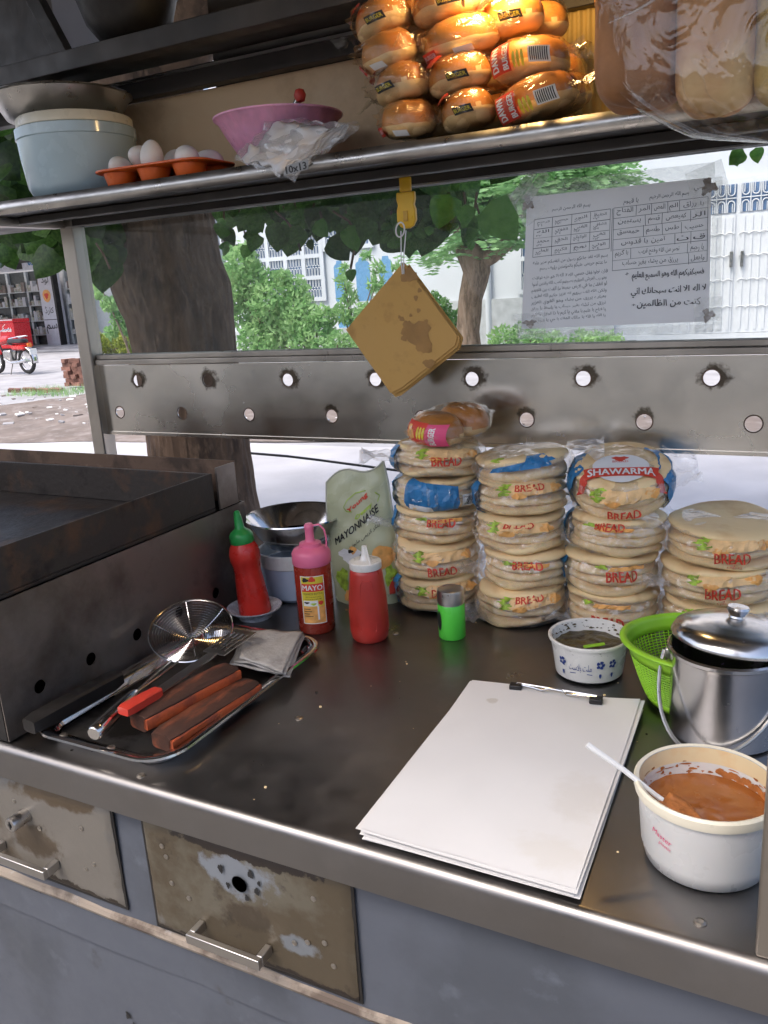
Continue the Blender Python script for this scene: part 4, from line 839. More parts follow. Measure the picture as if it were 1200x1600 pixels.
def bread_pack(x, y, z, label, kind='bread', h=.07, tilt=(0, 0), face=None, seed=0, tail=None, R=.082, nb=4, textv=.42, shift=0.0):
    t = thing('bread_pack', label, 'bread pack', (x, y, z), rot=(tilt[0] + (rng.random() - .5) * .1, tilt[1] + (rng.random() - .5) * .12, (rng.random() - .5) * .3), group='packs of flat bread')
    t.location.x += (rng.random() - .5) * .008
    f = pack_surf(R, h, seed); fa = (face if face is not None else math.atan2(-y, -x)) + shift + (rng.random() - .5) * .4; textv += (rng.random() - .5) * .14
    st_ = (h - .006) / nb
    for k in range(nb):
        link('bread', BR[(seed * 2 + k) % 6], t, ((rng.random() - .5) * .006, (rng.random() - .5) * .006, .005 + st_ * (k + .5)), ((rng.random() - .5) * .05, (rng.random() - .5) * .05, rng.random() * 6), (R / .082 * (.96 + .07 * rng.random()), R / .082 * (.96 + .07 * rng.random()), min(1.3, st_ / .0152 * 1.1)))
    b = MB(); b.grid(lambda u, v: f(2 * PI * u, v), 110, 40, wrapu=True)
    wrap = b.build('wrapper', BAG, t)
    if tail is not None:   # crumpled end of the bag
        ta, tl, tz = tail; b = MB()
        def tf(u, v):
            w = (.055 * (1 - v) ** 1.1 + .016 + .03 * v * v) * (u - .5) * 2
            r = R * .92 + (tl + .02) * v
            pz = h * tz + .012 * nz(u * 4, v * 2, seed, 1.7) * (.4 + v) + .007 * math.sin(u * 11 + seed) * v
            return (r * math.cos(ta) - w * math.sin(ta), r * math.sin(ta) + w * math.cos(ta), max(.002, pz))
        b.grid(tf, 40, 20); b.build('bag_end', MILKY, t)
    mats = [PRED, PORG, PROLL, PGRN, PBLU, PWHT, PBLK]; pr = Print(mats)
    mf = lambda u, v, l: f(fa + u / R, min(.985, v), l + .0006)
    if kind in ('bread', 'shawarma', 'pieces'):
        if kind != 'bread' or seed % 3 != 1:
            pr.quad([(-.036, .57), (.054, .59), (.058, .77), (-.03, .8)], PROLL, mf, .0004, 12, 6)
            pr.blob(.052, .665, .012, .075, PORG, mf, .0006, seed=seed); pr.blob(-.014, .575, .012, .05, PORG, mf, .0007, seed=seed + 1, wob=.1)
            for q in range(5): pr.blob(-.04 + .005 * math.sin(q * 2.1), .6 + .045 * q, .009, .03, PGRN, mf, .0006, n=12, seed=q + seed, wob=.3)
        else:
            pr.quad([(-.02, .63), (.04, .64), (.044, .7), (-.014, .71)], PORG, mf, .0004, 10, 4)
            pr.blob(-.03, .7, .01, .035, PGRN, mf, .0006, seed=seed, wob=.3)
        pr.text('BREAD', .004, textv, .14, PRED, mf, .0009, width=.05, bold=.0005, slant=(seed % 5 - 2) * .004)
        if kind == 'pieces': pr.text('4 PIECES', .006, textv - .1, .05, PRED, mf, .0009, width=.022); pr.blob(.006, textv - .03, .001, .012, PRED, mf, .0009, n=8)
        else: pr.text('SHAWARMA', .006, textv - .075, .03, PORG, mf, .0009, width=.02)
    if kind == 'shawarma':
        def tf2(u, w, l):   # flat of the pack top: u sideways, w inwards from the near rim
            rr_ = R * .93 - w; x_ = rr_ * math.cos(fa) - u * math.sin(fa); y_ = rr_ * math.sin(fa) + u * math.cos(fa)
            q = min(.999, math.hypot(x_, y_) / R) ** (1 / .27); zz = h / 2 + h / 2 * (1 - q * q) ** .425
            return (x_, y_, zz + .007 + l)
        pr.blob(.0, .052, .045, .04, PWHT, tf2, .0005, n=28, wob=.02); pr.blob(.0, .078, .012, .007, PRED, tf2, .0008, wob=.25); pr.text('BREAD', 0, .066, .006, PRED, tf2, .001)
        pr.quad([(-.056, .026), (.056, .026), (.06, .05), (-.06, .05)], PRED, tf2, .0009, 16, 4); pr.quad([(-.072, .016), (-.054, .022), (-.054, .042), (-.066, .036)], PRED, tf2, .0007); pr.quad([(.054, .022), (.072, .016), (.066, .036), (.054, .042)], PRED, tf2, .0007)
        pr.text('SHAWARMA', 0, .0295, .017, PWHT, tf2, .0014, width=.106, bold=.0006)
    if kind in ('shawarma', 'blueside'):
        pr.rect(-.2, -.1, .1, .9, PBLU, mf, .0003, 14, 10, .004); pr.rect(.085, .2, .1, .92, PBLU, mf, .0003, 14, 10, .004)
    if kind == 'back':
        pr.quad([(-.07, .12), (.028, .2), (.028, .66), (-.075, .93)], PBLU, mf, .0004, 16, 10); pr.quad([(-.07, .12), (-.02, .13), (-.022, .34), (-.066, .4)], PWHT, mf, .0007, 8, 4)
        pr.rect(.034, .062, .26, .5, PWHT, mf, .0005); 
        for q in range(9): pr.rect(.04 + .0022 * q, .0412 + .0022 * q, .29, .47, PBLK, mf, .0008, 1, 3)
        pr.rect(-.25, -.12, .1, .9, PBLU, mf, .0003, 14, 10, .004)
    if kind == 'bread' and seed % 2 == 0: pr.rect(-.2, -.105, .1, .8, PBLU, mf, .0003, 12, 8, .004)
    if kind == 'bread' and seed % 4 == 3: pr.rect(.1, .2, .1, .75, PBLU, mf, .0003, 12, 8, .004)
    if kind == 'top': 
        pr.quad([(-.055, .52), (.05, .6), (.04, .85), (-.05, .6)], PBLU, mf, .0004, 14, 8); pr.blob(-.045, .8, .014, .07, PGRN, mf, .0006, seed=4); pr.quad([(.0, .62), (.06, .7), (.05, .9), (.01, .9)], PBLU, mf, .0005, 10, 6)
    pr.build('print', t)
    return t
S1, S2, S3, S4 = (-.636, 1.397), (-.468, 1.392), (-.308, 1.405), (-.132, 1.43)
z = C + .001
bread_pack(*S1, z, 'bottom bread pack of the stack beside the mayonnaise pouch', h=.068, seed=2, textv=.5, tail=(3.2, .03, .35))
bread_pack(S1[0] - .003, S1[1], z + .068, 'bread pack second from bottom beside the mayonnaise pouch', h=.066, seed=5, tail=(2.9, .03, .4))
bread_pack(S1[0] + .002, S1[1] + .004, z + .134, 'bread pack third from bottom beside the mayonnaise pouch', h=.064, seed=4, textv=.6, tail=(3.3, .035, .5))
bread_pack(S1[0] + .004, S1[1], z + .198, 'bread pack turned to show its blue back and barcode', 'back', h=.06, seed=7, tail=(.0, .03, .5))
bread_pack(S1[0] + .006, S1[1] - .002, z + .258, 'bread pack under the small red and pink bun pack', h=.058, seed=6, tail=(3.5, .05, .55), textv=.45)
bread_pack(S2[0], S2[1] - .006, z, 'bottom bread pack of the stack behind the green shaker', h=.069, seed=3, textv=.62, tail=(3.6, .02, .3))
bread_pack(S2[0] + .004, S2[1], z + .069, 'bread pack with an orange print, second up behind the green shaker', h=.066, seed=1, tail=(3.3, .02, .3), textv=.6)
bread_pack(S2[0], S2[1] + .002, z + .135, 'bread pack third from bottom behind the green shaker', h=.064, seed=9, textv=.62, tail=(.1, .03, .45))
bread_pack(S2[0] + .006, S2[1], z + .199, 'bread pack just under the knotted half-empty bag', h=.062, seed=8, textv=.6, tail=(3.0, .03, .5))
bread_pack(S2[0] + .004, S2[1] + .004, z + .256, 'half-empty bread bag with a knotted end on the middle stack', 'top', h=.05, seed=11, nb=2, tilt=(.06, -.04), tail=(.1, .045, .9))
bread_pack(*S3, z, 'bottom bread pack of the stack behind the chutney bowl', h=.07, seed=13, tail=(3.5, .03, .3), textv=.42)
bread_pack(S3[0] - .002, S3[1] + .004, z + .07, 'bread pack second from bottom behind the chutney bowl', h=.068, seed=10, textv=.5, tail=(.0, .03, .4))
bread_pack(S3[0] + .002, S3[1], z + .138, 'bread pack right below the big red shawarma print', h=.066, seed=16, textv=.6, tail=(3.3, .025, .4))
bread_pack(S3[0] + .008, S3[1] + .014, z + .222, 'top bread pack with large red SHAWARMA banner print', 'shawarma', h=.07, seed=12, tilt=(.36, .04), tail=(.15, .03, .8), textv=.38)
bread_pack(*S4, z, 'lowest bread pack behind the lime basket', 'pieces', h=.07, seed=15, R=.095, tail=(3.2, .02, .4))
bread_pack(S4[0], S4[1] - .003, z + .07, 'middle bread pack of the short stack at the right', 'pieces', h=.066, seed=18, R=.095, tail=(3.3, .02, .5))
bread_pack(S4[0] + .003, S4[1], z + .136, 'top bread pack of the short stack at the right, reading 4 pieces', 'pieces', h=.062, seed=20, R=.097, tilt=(.05, 0), tail=(2.9, .015, .7))

# ================================================================ bun packs
BUN = []
for k in range(2):
    b = MB()
    def uf(u, v, k=k):
        a = 2 * PI * u; ph = (v - .5) * PI; s_ = math.sin(ph)
        r = abs(math.cos(ph)) ** .5 * (1 + .04 * nz(math.cos(a), math.sin(a), k, 1)); z = .022 + (.042 * s_ if s_ > 0 else .021 * s_)
        return (.054 * r * math.cos(a), .046 * r * math.sin(a), z + .003 * nz(r * math.cos(a) * 2, r * math.sin(a) * 2, k, 1))
    b.grid(uf, 30, 18, wrapu=True)
    for i, q in enumerate(b.f):
        zc = sum(b.v[j][2] for j in q) / len(q); b.m[i] = 1 if zc < .025 else 0
    BUN.append(b.mesh('bun', [BUNM, BUNB]))
def bun_pack(x, y, z, rz, label, seed, roll=(0, 0), prn=None, s=1.0, group='packs of burger buns', wide=1.0):
    t = thing('bun_pack', label, 'bun pack', (x, y, z), rot=(roll[0], roll[1], rz), group=group); t.scale = (s * wide, s, s)
    for q in (0, 1): link('bun', BUN[(seed + q) % 2], t, (0, q * .084, .002), ((rng.random() - .5) * .1, (rng.random() - .5) * .1, (rng.random() - .5) * .3 + PI * (seed % 2)))
    def f(u, v):   # v runs along the pack (y), u round it
        a = 2 * PI * u; y_ = (v - .5) * 2; e = (1 - abs(y_) ** 4) ** .5 if abs(y_) < 1 else 0
        w = .003 * nz(math.cos(a) * 3, math.sin(a) * 3, v * 9 + seed, 1.5) + .0015 * math.sin(a * 7 + v * 20)
        e2 = max(e, .3 + .14 * math.sin(a * 5)); c_, s_ = math.cos(a), math.sin(a)
        return ((.0575 * e2 + w) * math.copysign(abs(c_) ** .8, c_), .042 + y_ * .092 + .02 * abs(y_) ** 8 * math.copysign(1, y_), .034 + (.0345 * e2 + w) * math.copysign(abs(s_) ** .85, s_))
    wr = MB().grid(f, 48, 36, wrapu=True).build('wrapper', BUNBAG, t)
    b = MB(); q_ = 1 if seed % 2 else -1; b.grid(lambda u, v: (q_ * (.05 + .04 * v), -.02 + (u - .5) * .05 * (.5 + v), .03 + .012 * math.sin(u * 9 + seed) * v + .006 * nz(u * 4, v * 3, seed, 1.5)), 14, 8); b.build('bag_end', BUNBAG, t)
    def surf(u, v, l):   # print on the near end: u sideways, v up
        k_ = max(0, 1 - (u / .06) ** 2 * .5 - ((v - .034) / .036) ** 2 * .35); return (u, .042 - .1 * k_ ** .8 - l - .004, v)
    pr = Print([PRED, PWHT, PBLK, PYEL, PPNK, PORG])
    if prn == 2:
        pr.rect(-.03, .018, .014, .06, PRED, surf, .0006, 8, 8); pr.rect(.018, .05, .012, .058, PPNK, surf, .0006, 8, 8); up_ = lambda u, v, l: surf(.03 - v, .034 + u, l); pr.text('BURGER', 0, -.004, .01, PWHT, up_, .0012, width=.036, bold=.0004)
        for q in range(3): pr.blob(.002 + .006 * q, .04, .0025, .013, PYEL, surf, .0008, n=10, wob=.1)
        pr.blob(-.018, .036, .011, .016, PORG, surf, .0008, seed=2, wob=.2)
    elif prn:
        pr.rect(-.047, -.012, .008, .05, PRED, surf, .0006, 8, 8); up_ = lambda u, v, l: surf(-.03 - v, .029 + u, l)
        pr.text('BURGER', 0, -.015, .009, PWHT, up_, .0012, width=.036, bold=.0004); pr.text('DAWN', 0, .002, .012, PWHT, up_, .0012, width=.034, bold=.0005)
        pr.rect(.014, .04, .014, .036, PWHT, surf, .0006, 4, 6)
        for q in range(9): pr.rect(.0162 + .0025 * q, .0174 + .0025 * q, .016, .034, PBLK, surf, .0009, 1, 5)
        for q in range(3): pr.blob(-.006 + .006 * q, .022, .0025, .012, PYEL, surf, .0008, n=10, wob=.1)
    elif seed % 2: pr.rect(-.045, -.02, .006, .02, PRED, surf, .0006, 6, 5); pr.text('BURGER', -.032, .01, .006, PWHT, surf, .0012, width=.022); p2 = Print([PWHT]); p2.rect(.005, .03, .004, .013, PWHT, surf, .0006); p2.build('label_strip', t)
    else: pr.rect(.01, .04, .016, .028, PBLK, surf, .0006, 4, 3); pr.text('BURGER', .025, .019, .006, PYEL, surf, .0012, width=.026); pr.blob(-.02, .056, .02, .008, PRED, surf, .0006, seed=seed)
    pr.build('print', t); return t
zs = C + .8145
def sp_(px, py, Y): return at(px, py, Y)
BP = [((638, 188), 1.35, -.15, 'bottom left bun pack on the shelf beside the napkin bag', 1, None, 1.0),
      ((737, 172), 1.35, .05, 'bottom middle bun pack on the shelf', 2, None, .92),
      ((845, 152), 1.345, .06, 'bottom right bun pack with barcode and red burger print', 3, 1, 1.25),
      ((632, 132), 1.355, -.1, 'second row bun pack with a dull brown top, left side', 4, None, 1.08),
      ((722, 116), 1.36, .0, 'second row bun pack in the middle, with yellow highlights', 6, None, 1.1),
      ((612, 82), 1.36, -.1, 'third row bun pack at the left side of the pile', 5, None, 1.05),
      ((722, 60), 1.37, .05, 'big glossy bun pack in the third row of the pile', 7, None, 1.3),
      ((828, 95), 1.355, .08, 'upper right bun pack with barcode, resting on its twin', 9, 1, 1.22),
      ((605, 28), 1.37, -.1, 'topmost left bun pack of the pile', 8, None, 1.05),
      ((700, 4), 1.38, .1, 'topmost bun pack at the middle of the pile', 10, None, 1.2),
      ((800, 28), 1.4, .1, 'topmost right bun pack near the yellow board', 12, None, 1.15)]
for (px, Y, rz, lb, sd_, prn, wd) in BP:
    p = at(*px, Y); bun_pack(p.x, p.y, max(zs, p.z - .03), rz - .35 + (rng.random() - .5) * .5, lb, sd_, ((rng.random() - .5) * .3, -.1 + (rng.random() - .5) * .36), prn, .9, wide=wd)
# small bun bag lying on the first bread stack
bun_pack(-.612, 1.36, C + .319, -.35, 'small torn bun bag with red and pink print on top of the left bread stack', 3, (.1, .1), 2, .85, wide=1.15)

# ================================================================ cardboard pad on a string with yellow clip
hp = thing('cardboard_pad', 'greasy square brown cardboard pad hanging by one corner on a string', 'cardboard pad', (0, 1.42, 0))
Q = [at(632, 410, 1.42), at(543, 515, 1.42), at(615, 617, 1.42), at(722, 532, 1.42)]
for k in range(6):
    q = [p + Vector((.0012 * k + .003 * math.sin(k * 2.2), -1.42 + .0026 * k - .006, -.0015 * k + .003 * math.sin(k * 3.7))) for p in Q]
    # far right corner clipped round
    r3a, r3b = q[3].lerp(q[0], .06), q[3].lerp(q[2], .08); r2a, r2b = q[2].lerp(q[3], .16 if k < 2 else .06), q[2].lerp(q[1], .03)
    ring = [q[0], q[1], r2b, r2a, r3b, r3a]; b = MB(); n = len(ring)
    b.add([(p.x, p.y, p.z) for p in ring] + [(p.x, p.y + .0021, p.z) for p in ring], [tuple(range(n)), tuple(range(2 * n - 1, n - 1, -1))] + [(i, n + i, n + (i + 1) % n, (i + 1) % n) for i in range(n)])
    b.build('cardboard_sheet', CARD, hp, smooth=False)
pr = Print([mat('grease_stain', (.36, .19, .052), .6, 0, .12, 30)]); G_ = pr.mats[0]; cx, cz = at(655, 520, 1.42).x, at(655, 520, 1.42).z
mf = lambda u, v, l: (cx + u, -.0065 - l, cz + v)
for u, v, a, b_ in ((-.002, 0, .028, .022), (-.02, .012, .009, .012), (.012, -.02, .016, .018), (.004, .04, .004, .004), (.018, .02, .004, .004), (-.03, .026, .005, .004), (-.012, .102, .017, .012), (.008, .075, .004, .004), (-.035, .03, .003, .003), (.02, -.055, .012, .008), (-.028, -.008, .006, .006), (.0, .062, .004, .005), (-.012, .032, .003, .003)): pr.blob(u, v, a, b_, G_, mf, .0002, seed=u * 300, wob=.15)
pr.build('grease_stain', hp)
b = MB(); c0_, c1_, c2_ = at(632, 412, 1.42), at(630, 368, 1.42), at(633, 330, 1.42)
for dx in (-.002, .003): b.tube([(c1_.x + dx * 2, 0.0, c1_.z + .008), (c0_.x + dx, -.008, c0_.z + .01), (c0_.x + dx * .6, -.0085, c0_.z - .018)], .0011, 5)
b.build('string', PWHT, hp)
b = MB(); cc = at(626, 359, 1.42); b.tube([(cc.x + .0085 * math.cos(a), -.002 + .003 * math.sin(a), cc.z + .0125 * math.sin(a)) for a in np.linspace(0, 2 * PI, 24, endpoint=False)], .0014, 6, closed=True); b.build('ring', WHITEP, hp)
yc = thing('yellow_clip', 'yellow plastic clip hanging from the shelf beam above the cardboard pad', 'clip', at(634, 300, 1.44))
b = MB(); prof = [(.013, .0), (.0135, -.012), (.0115, -.022), (.0135, -.03), (.0138, -.048), (.01, -.058), (.004, -.062)]
b.rloft(.001, .001, .0005, [(0, 0)]) if False else None
YS = 1.35; prof = [(w * YS, zz) for w, zz in prof]
V = []; 
for sy in (-.005, .005):
    for w, zz in prof: V += [(-w, sy * (.7 if zz < -.05 else 1), zz), (w, sy * (.7 if zz < -.05 else 1), zz)]
n = len(prof)
F = [(2 * i, 2 * i + 1, 2 * i + 3, 2 * i + 2) for i in range(n - 1)] + [(2 * n + 2 * i + 2, 2 * n + 2 * i + 3, 2 * n + 2 * i + 1, 2 * n + 2 * i) for i in range(n - 1)] + [(2 * i, 2 * i + 2, 2 * n + 2 * i + 2, 2 * n + 2 * i) for i in range(n - 1)] + [(2 * i + 3, 2 * i + 1, 2 * n + 2 * i + 1, 2 * n + 2 * i + 3) for i in range(n - 1)] + [(0, 2 * n, 2 * n + 1, 1), (2 * n - 2, 2 * n - 1, 4 * n - 1, 4 * n - 2)]
b.add(V, F); b.build('body', YELC, yc, bevel=.002)
b = MB(); b.box(-.0045, .0045, -.0072, -.0055, -.05, -.032); b.build('lever', mat('clip_lever', (.6, .33, .03), .4), yc, bevel=.0006)
b = MB(); b.box(-.011, .011, -.004, .004, .0005, .025); b.build('hook', YELC, yc, bevel=.002)

# ================================================================ handwritten notice taped to the glass
YN = YB + .0055
nc = thing('paper_notice', 'handwritten notice in Arabic script taped to the glass screen', 'notice', (0, YN, 0))
Q = [at(815, 514, YN), at(1108, 502, YN), at(1112, 277, YN), at(824, 308, YN)]
def nq(u, v, l=0):
    p = (Q[0] * (1 - u) + Q[1] * u) * (1 - v) + (Q[3] * (1 - u) + Q[2] * u) * v
    return (p.x, -.0012 - .0025 * abs(nz(u * 3, v * 3, 2, 1)) * (u * (1 - u) * 3) - l, p.z)
MB().grid(lambda u, v: nq(u, v), 24, 20).build('sheet', NOTICE, nc)
pr = Print([INK]); mf = lambda u, v, l: nq(u + .005 * nz(u * 22, v * 22, 0, 1), v + .008 * nz(u * 26, v * 26, 5, 1) + .003 * nz(u * 90, v * 90, 2, 1), l)
Rw = lambda s, u, v, h, **k: pr.text(arabic(s), u, v, h, INK, mf, .0006, **k)
Rw('بسم الله الرحمن الرحيم', .26, .885, .025, width=.22, rot=.03); Rw('بسم الله الرحمن الرحيم', .79, .9, .025, width=.2, rot=.03); Rw('يا قيوم', .59, .885, .03, width=.08); Rw('يا حي', .95, .93, .03, width=.07)
# left number table
x0, x1, y0, y1 = .05, .48, .545, .83; sl = .02
for k in range(5): yy = y0 + (y1 - y0) * k / 4; pr.line([(x0, yy), (x1, yy + sl)], .0035, INK, mf)
for k in range(5): xx = x0 + (x1 - x0) * k / 4; pr.line([(xx, y0 + sl * k / 4), (xx, y1 + sl * k / 4)], .0025, INK, mf)
pr.line([(x1 + .012, y0), (x1 + .012, y1 + sl)], .0025, INK, mf)
W_ = ['العلي', 'محمد', 'الله', 'الرحيم', 'الكريم', 'الحق', 'القوي', 'حسبي', 'نعم', 'الوكيل', 'الغني', 'النور', 'الولي', 'كفى', 'الشافي', 'الحفيظ']
for i in range(4):
    for j in range(4):
        cx = x0 + (x1 - x0) * (i + .5) / 4; cy = y0 + (y1 - y0) * (j + .55) / 4 + sl * i / 4
        Rw(W_[(i * 4 + j) % 16], cx, cy, .02, width=.07); pr.text('٢٥٣٧٦٤'[(i + j) % 4:(i + j) % 4 + 3], cx - .02, cy - .024, .014, INK, mf, .0006, width=.035)
# right table
rows = [['يا رزاق', 'الم', 'المص', 'المر', 'الفتاح'], ['الر', 'كهيعص', 'قسم', 'يستبين'], ['حسيب', 'طس', 'طسم', 'حمعسق'], ['ق', 'ن', 'آمين يا قدوس'], ['يا رحيم', 'نصر من الله وفتح قريب', 'يا كريم'], ['واجعل', 'يرزق من يشاء بغير حساب']]
xr0, xr1 = .5, .985; yt = .875; rh = .075
for k in range(7): pr.line([(xr0, yt - rh * k - .02), (xr1, yt - rh * k)], .0028, INK, mf)
pr.line([(xr0 + .002, yt - 6 * rh - .02), (xr0, yt - .02)], .0025, INK, mf); pr.line([(xr1, yt - 6 * rh), (xr1, yt)], .0025, INK, mf)
for r_, L in enumerate(rows):
    ws = [max(3, len(s)) for s in L]; tot = sum(ws); xx = xr1
    for i, s in enumerate(L):
        w = (xr1 - xr0) * ws[i] / tot; cy = yt - rh * r_ - .055
        Rw(s, xx - w / 2, cy, .032, width=w * .72); xx -= w
        if i < len(L) - 1: pr.line([(xx, yt - rh * (r_ + 1) - .01), (xx, yt - rh * r_ - .01)], .0025, INK, mf)
Rw('فسيكفيكهم الله وهو السميع العليم', .97, .345, .04, width=.36, align='R', bold=.0008); Rw('لا اله الا انت سبحانك اني', .985, .225, .045, width=.38, align='R', bold=.001); Rw('كنت من الظالمين', .96, .13, .045, width=.32, align='R', bold=.001)
pr.text('+', .58, .36, .03, INK, mf); pr.text('+', .62, .13, .03, INK, mf)
LN = ['بسم الله لقد جاءكم رسول من انفسكم عزيز عليه', 'ما عنتم حريص عليكم بالمؤمنين رؤوف رحيم', 'فان تولوا فقل حسبي الله لا اله الا هو عليه توكلت', 'وهو رب العرش العظيم يحبونهم كحب الله والذين آمنوا', 'لو انفقت ما في الارض جميعا ما الفت بين قلوبهم', 'ولكن الله الف بينهم انه عزيز حكيم الله لطيف', 'بعباده يرزق من يشاء وهو القوي العزيز', 'ترزق من تشاء بغير حساب يا باسط يا رزاق', 'يا فتاح يا عليم يا مغني يا كريم يا ذا الجلال والاكرام', 'يا الله يا الله يا مالك الملك يا حي يا قيوم']
for k, s in enumerate(LN): Rw(s, .475, .495 - .047 * k + (.02 if k < 2 else 0), .023, width=.42 if k not in (1, 9) else .38, align='R', rot=.05)
pr.build('handwriting', nc)
# tape patches with dark old glue
GLUE = patchy('old_glue', [(.16, .1, .06), (.45, .4, .35), (.05, .03, .02)], [30, 50], [.55, .62], .6, 0, .3, 90)
for (px, py, w, h, r_) in ((826, 318, .022, .03, .5), (1108, 292, .026, .03, .3), (1107, 492, .02, .026, .05), (829, 505, .026, .018, .1)):
    c_ = at(px, py, YN); b = MB()
    def tp(u, v):
        x, z_ = (u - .5) * 2.2 * w, (v - .5) * 2.2 * h; return (c_.x + x * math.cos(r_) - z_ * math.sin(r_), -.0055 - .0008 * abs(nz(u * 4, v * 4, px, 1)), c_.z + x * math.sin(r_) + z_ * math.cos(r_))
    b.grid(tp, 6, 6); b.build('tape', TAPE, nc)
    g = Print([GLUE]); g.blob(0, 0, w * .42, h * .38, GLUE, lambda u, v, l: (c_.x + u, -.0048 - l * .2, c_.z + v), .0002, seed=px, wob=.32, n=24); g.build('old_glue', nc)
b = MB(); b.grid(lambda u, v: (nq(-.035 + 1.05 * u, 1.0 + .1 * v)[0], -.0004, nq(-.035 + 1.05 * u, 1.0 + .1 * v)[2]), 10, 2); b.grid(lambda u, v: (nq(-.02 + u * 1.04, -.02 - .06 * v)[0], -.0004, nq(-.02 + u * 1.04, -.02 - .06 * v)[2]), 10, 2); b.grid(lambda u, v: (nq(1.004 + .05 * u, v)[0], -.0004, nq(1.004 + .05 * u, v)[2]), 2, 8); b.build('tape_strip', TAPE, nc)
b = MB(); c_ = at(830, 305, YN)
for q in (0, 1): b.obox((c_.x + .01 - .022 * q, -.007, c_.z + .012 + .004 * q), (.02, 0, .022), (-.006, 0, .006), (0, .0004, 0))
b.build('tape_tab', TAPE, nc, smooth=False)

# ================================================================ things on the overhead shelf
pp = thing('blue_pot', 'pale blue enamel pot with cream lid band standing at the shelf end', 'pot', (-1.452, 1.43, zs))
b = MB(); b.lathe([(0, .0), (.085, 0), (.103, .008), (.112, .026), (.119, .085), (.121, .118), (.1235, .12), (.1235, .139), (.121, .141)], 56); b.build('body', BLUEP, pp)
b = MB(); b.lathe([(.1205, .1415), (.119, .143), (.1185, .158), (.115, .162), (0, .162)], 56); b.build('lid', CREAMP, pp)
wk = thing('metal_pan', 'dull aluminium pan resting on top of the pale blue pot', 'pan', (-1.5, 1.45, zs + .1625))
b = MB(); b.lathe([(0, 0), (.1, 0), (.118, .008), (.142, .05), (.148, .051), (.147, .0535), (.14, .052), (.115, .011), (.098, .004), (0, .003)], 56); b.build('shell', DULLST, wk)
# egg tray
et = thing('egg_tray', 'orange plastic egg tray on the overhead shelf', 'egg tray', (-1.172, 1.372, zs), math.radians(3))
b = MB(); b.rloft(.262, .15, .04, [(.004, .026), (0, .028), (0, .031), (.004, .032)], 7); b.build('top_plate', ORANGEP, et)
for i in range(3):
    for j in range(2):
        b = MB(); b.lathe([(0, .001), (.021, .001), (.026, .004), (.0325, .0255)], 24, ((i - 1) * .083, (j - .5) * .068, 0)); b.build('cup', ORANGEP, et)
b = MB(); b.lathe([(.022 * math.sin(t) * (1 + .12 * math.cos(t)), -.0285 * math.cos(t)) for t in [PI * k / 16 for k in range(17)]], 24); EGGM = b.mesh('egg', EGG)
for k, (i, j, dz, tl, lb) in enumerate(((0, 0, .0, 1.1, 'egg in the tray, nearest the blue pot'), (0, 1, .003, -.4, 'egg behind, half hidden beside the blue pot'), (1, 0, .014, .1, 'tallest egg, standing in the middle of the orange tray'), (1, 1, .01, .9, 'egg leaning behind the tallest egg'), (2, 0, .001, 1.2, 'egg in the tray, second from the pink bowl'), (2, 1, .0, 1.2, 'egg in the tray, partly behind the pink bowl'), (.35, .45, .02, 1.3, 'egg lying between the first cups of the tray'))):
    o = link('egg', EGGM, None, (-1.172 + (i - 1) * .083, 1.372 + (j - .5) * .068, zs + .036 + dz), (tl, tl * .5, k)); tag(o, lb, 'egg', 'eggs in the orange tray')
# pink bowl
pb = thing('pink_bowl', 'translucent pink fluted plastic bowl on the overhead shelf', 'bowl', (-.945, 1.44, zs))
fl = lambda a, z: 1 + (.012 * math.sin(a * 22) if .01 < z < .093 else 0)
b = MB(); b.lathe([(0, .002), (.05, .002), (.056, .006), (.075, .03), (.098, .066), (.115, .094), (.121, .097), (.1215, .1), (.117, .1), (.112, .095), (.094, .066), (.07, .03), (.05, .009), (0, .008)], 88, fn=fl); b.build('shell', PINKP, pb)
rk = thing('red_knob_tool', 'steel tool with round red knob sticking out of the pink bowl', 'tool', (-.905, 1.43, zs + .01))
b = MB(); b.tube([(-.06, .0, .02), (.0, 0, .095), (.012, 0, .11)], .006, 10); b.build('shaft', STEEL, rk); b = MB(); b.lathe([(0, -.013), (.008, -.01), (.0115, 0), (.008, .009), (0, .012)], 16, (.018, 0, .118)); b.build('knob', REDH, rk)
# clear bag of napkins
cb_ = thing('napkin_bag', 'clear plastic bag of white napkins marked 10x13 hanging over the shelf lip', 'bag', (-.83, 1.33, zs))
Qb = [at(366, 255, 1.275) - cb_.location, at(458, 287, 1.265) - cb_.location, at(562, 200, 1.33) - cb_.location, at(425, 192, 1.36) - cb_.location]
def bagf(u, v, s):
    p = (Qb[0] * (1 - u) + Qb[1] * u) * (1 - v) + (Qb[3] * (1 - u) + Qb[2] * u) * v; bl_ = (u * (1 - u) * v * (1 - v)) ** .45
    return p + Vector((0, -s * .04 * bl_ + .012 * nz(u * 4, v * 4, s, 1.4), .009 * nz(u * 5, v * 5, s + 3, 1.5) + .006))
b = MB(); b.grid(lambda u, v: bagf(u, v, 1), 24, 24); b.grid(lambda u, v: bagf(1 - u, v, -1), 24, 24); b.build('film', MILKY, cb_)
for k in range(5):
    b = MB()
    def nf(u, v, k=k):
        p = bagf(.2 + .66 * u + .03 * (k - 2), .06 + .88 * v + .015 * math.sin(k * 3), 0); return p + Vector((0, .008 * (k - 2) * .6, .004 * nz(u * 6, v * 3, k, 2)))
    b.grid(nf, 14, 14); b.build('napkin', PAPER, cb_, solid=.001)
pr = Print([mat('grey_tag', (.35, .35, .34), .6), PBLK]); ca, cb2 = at(462, 264, 1.248) - cb_.location, at(1, 1, 1)
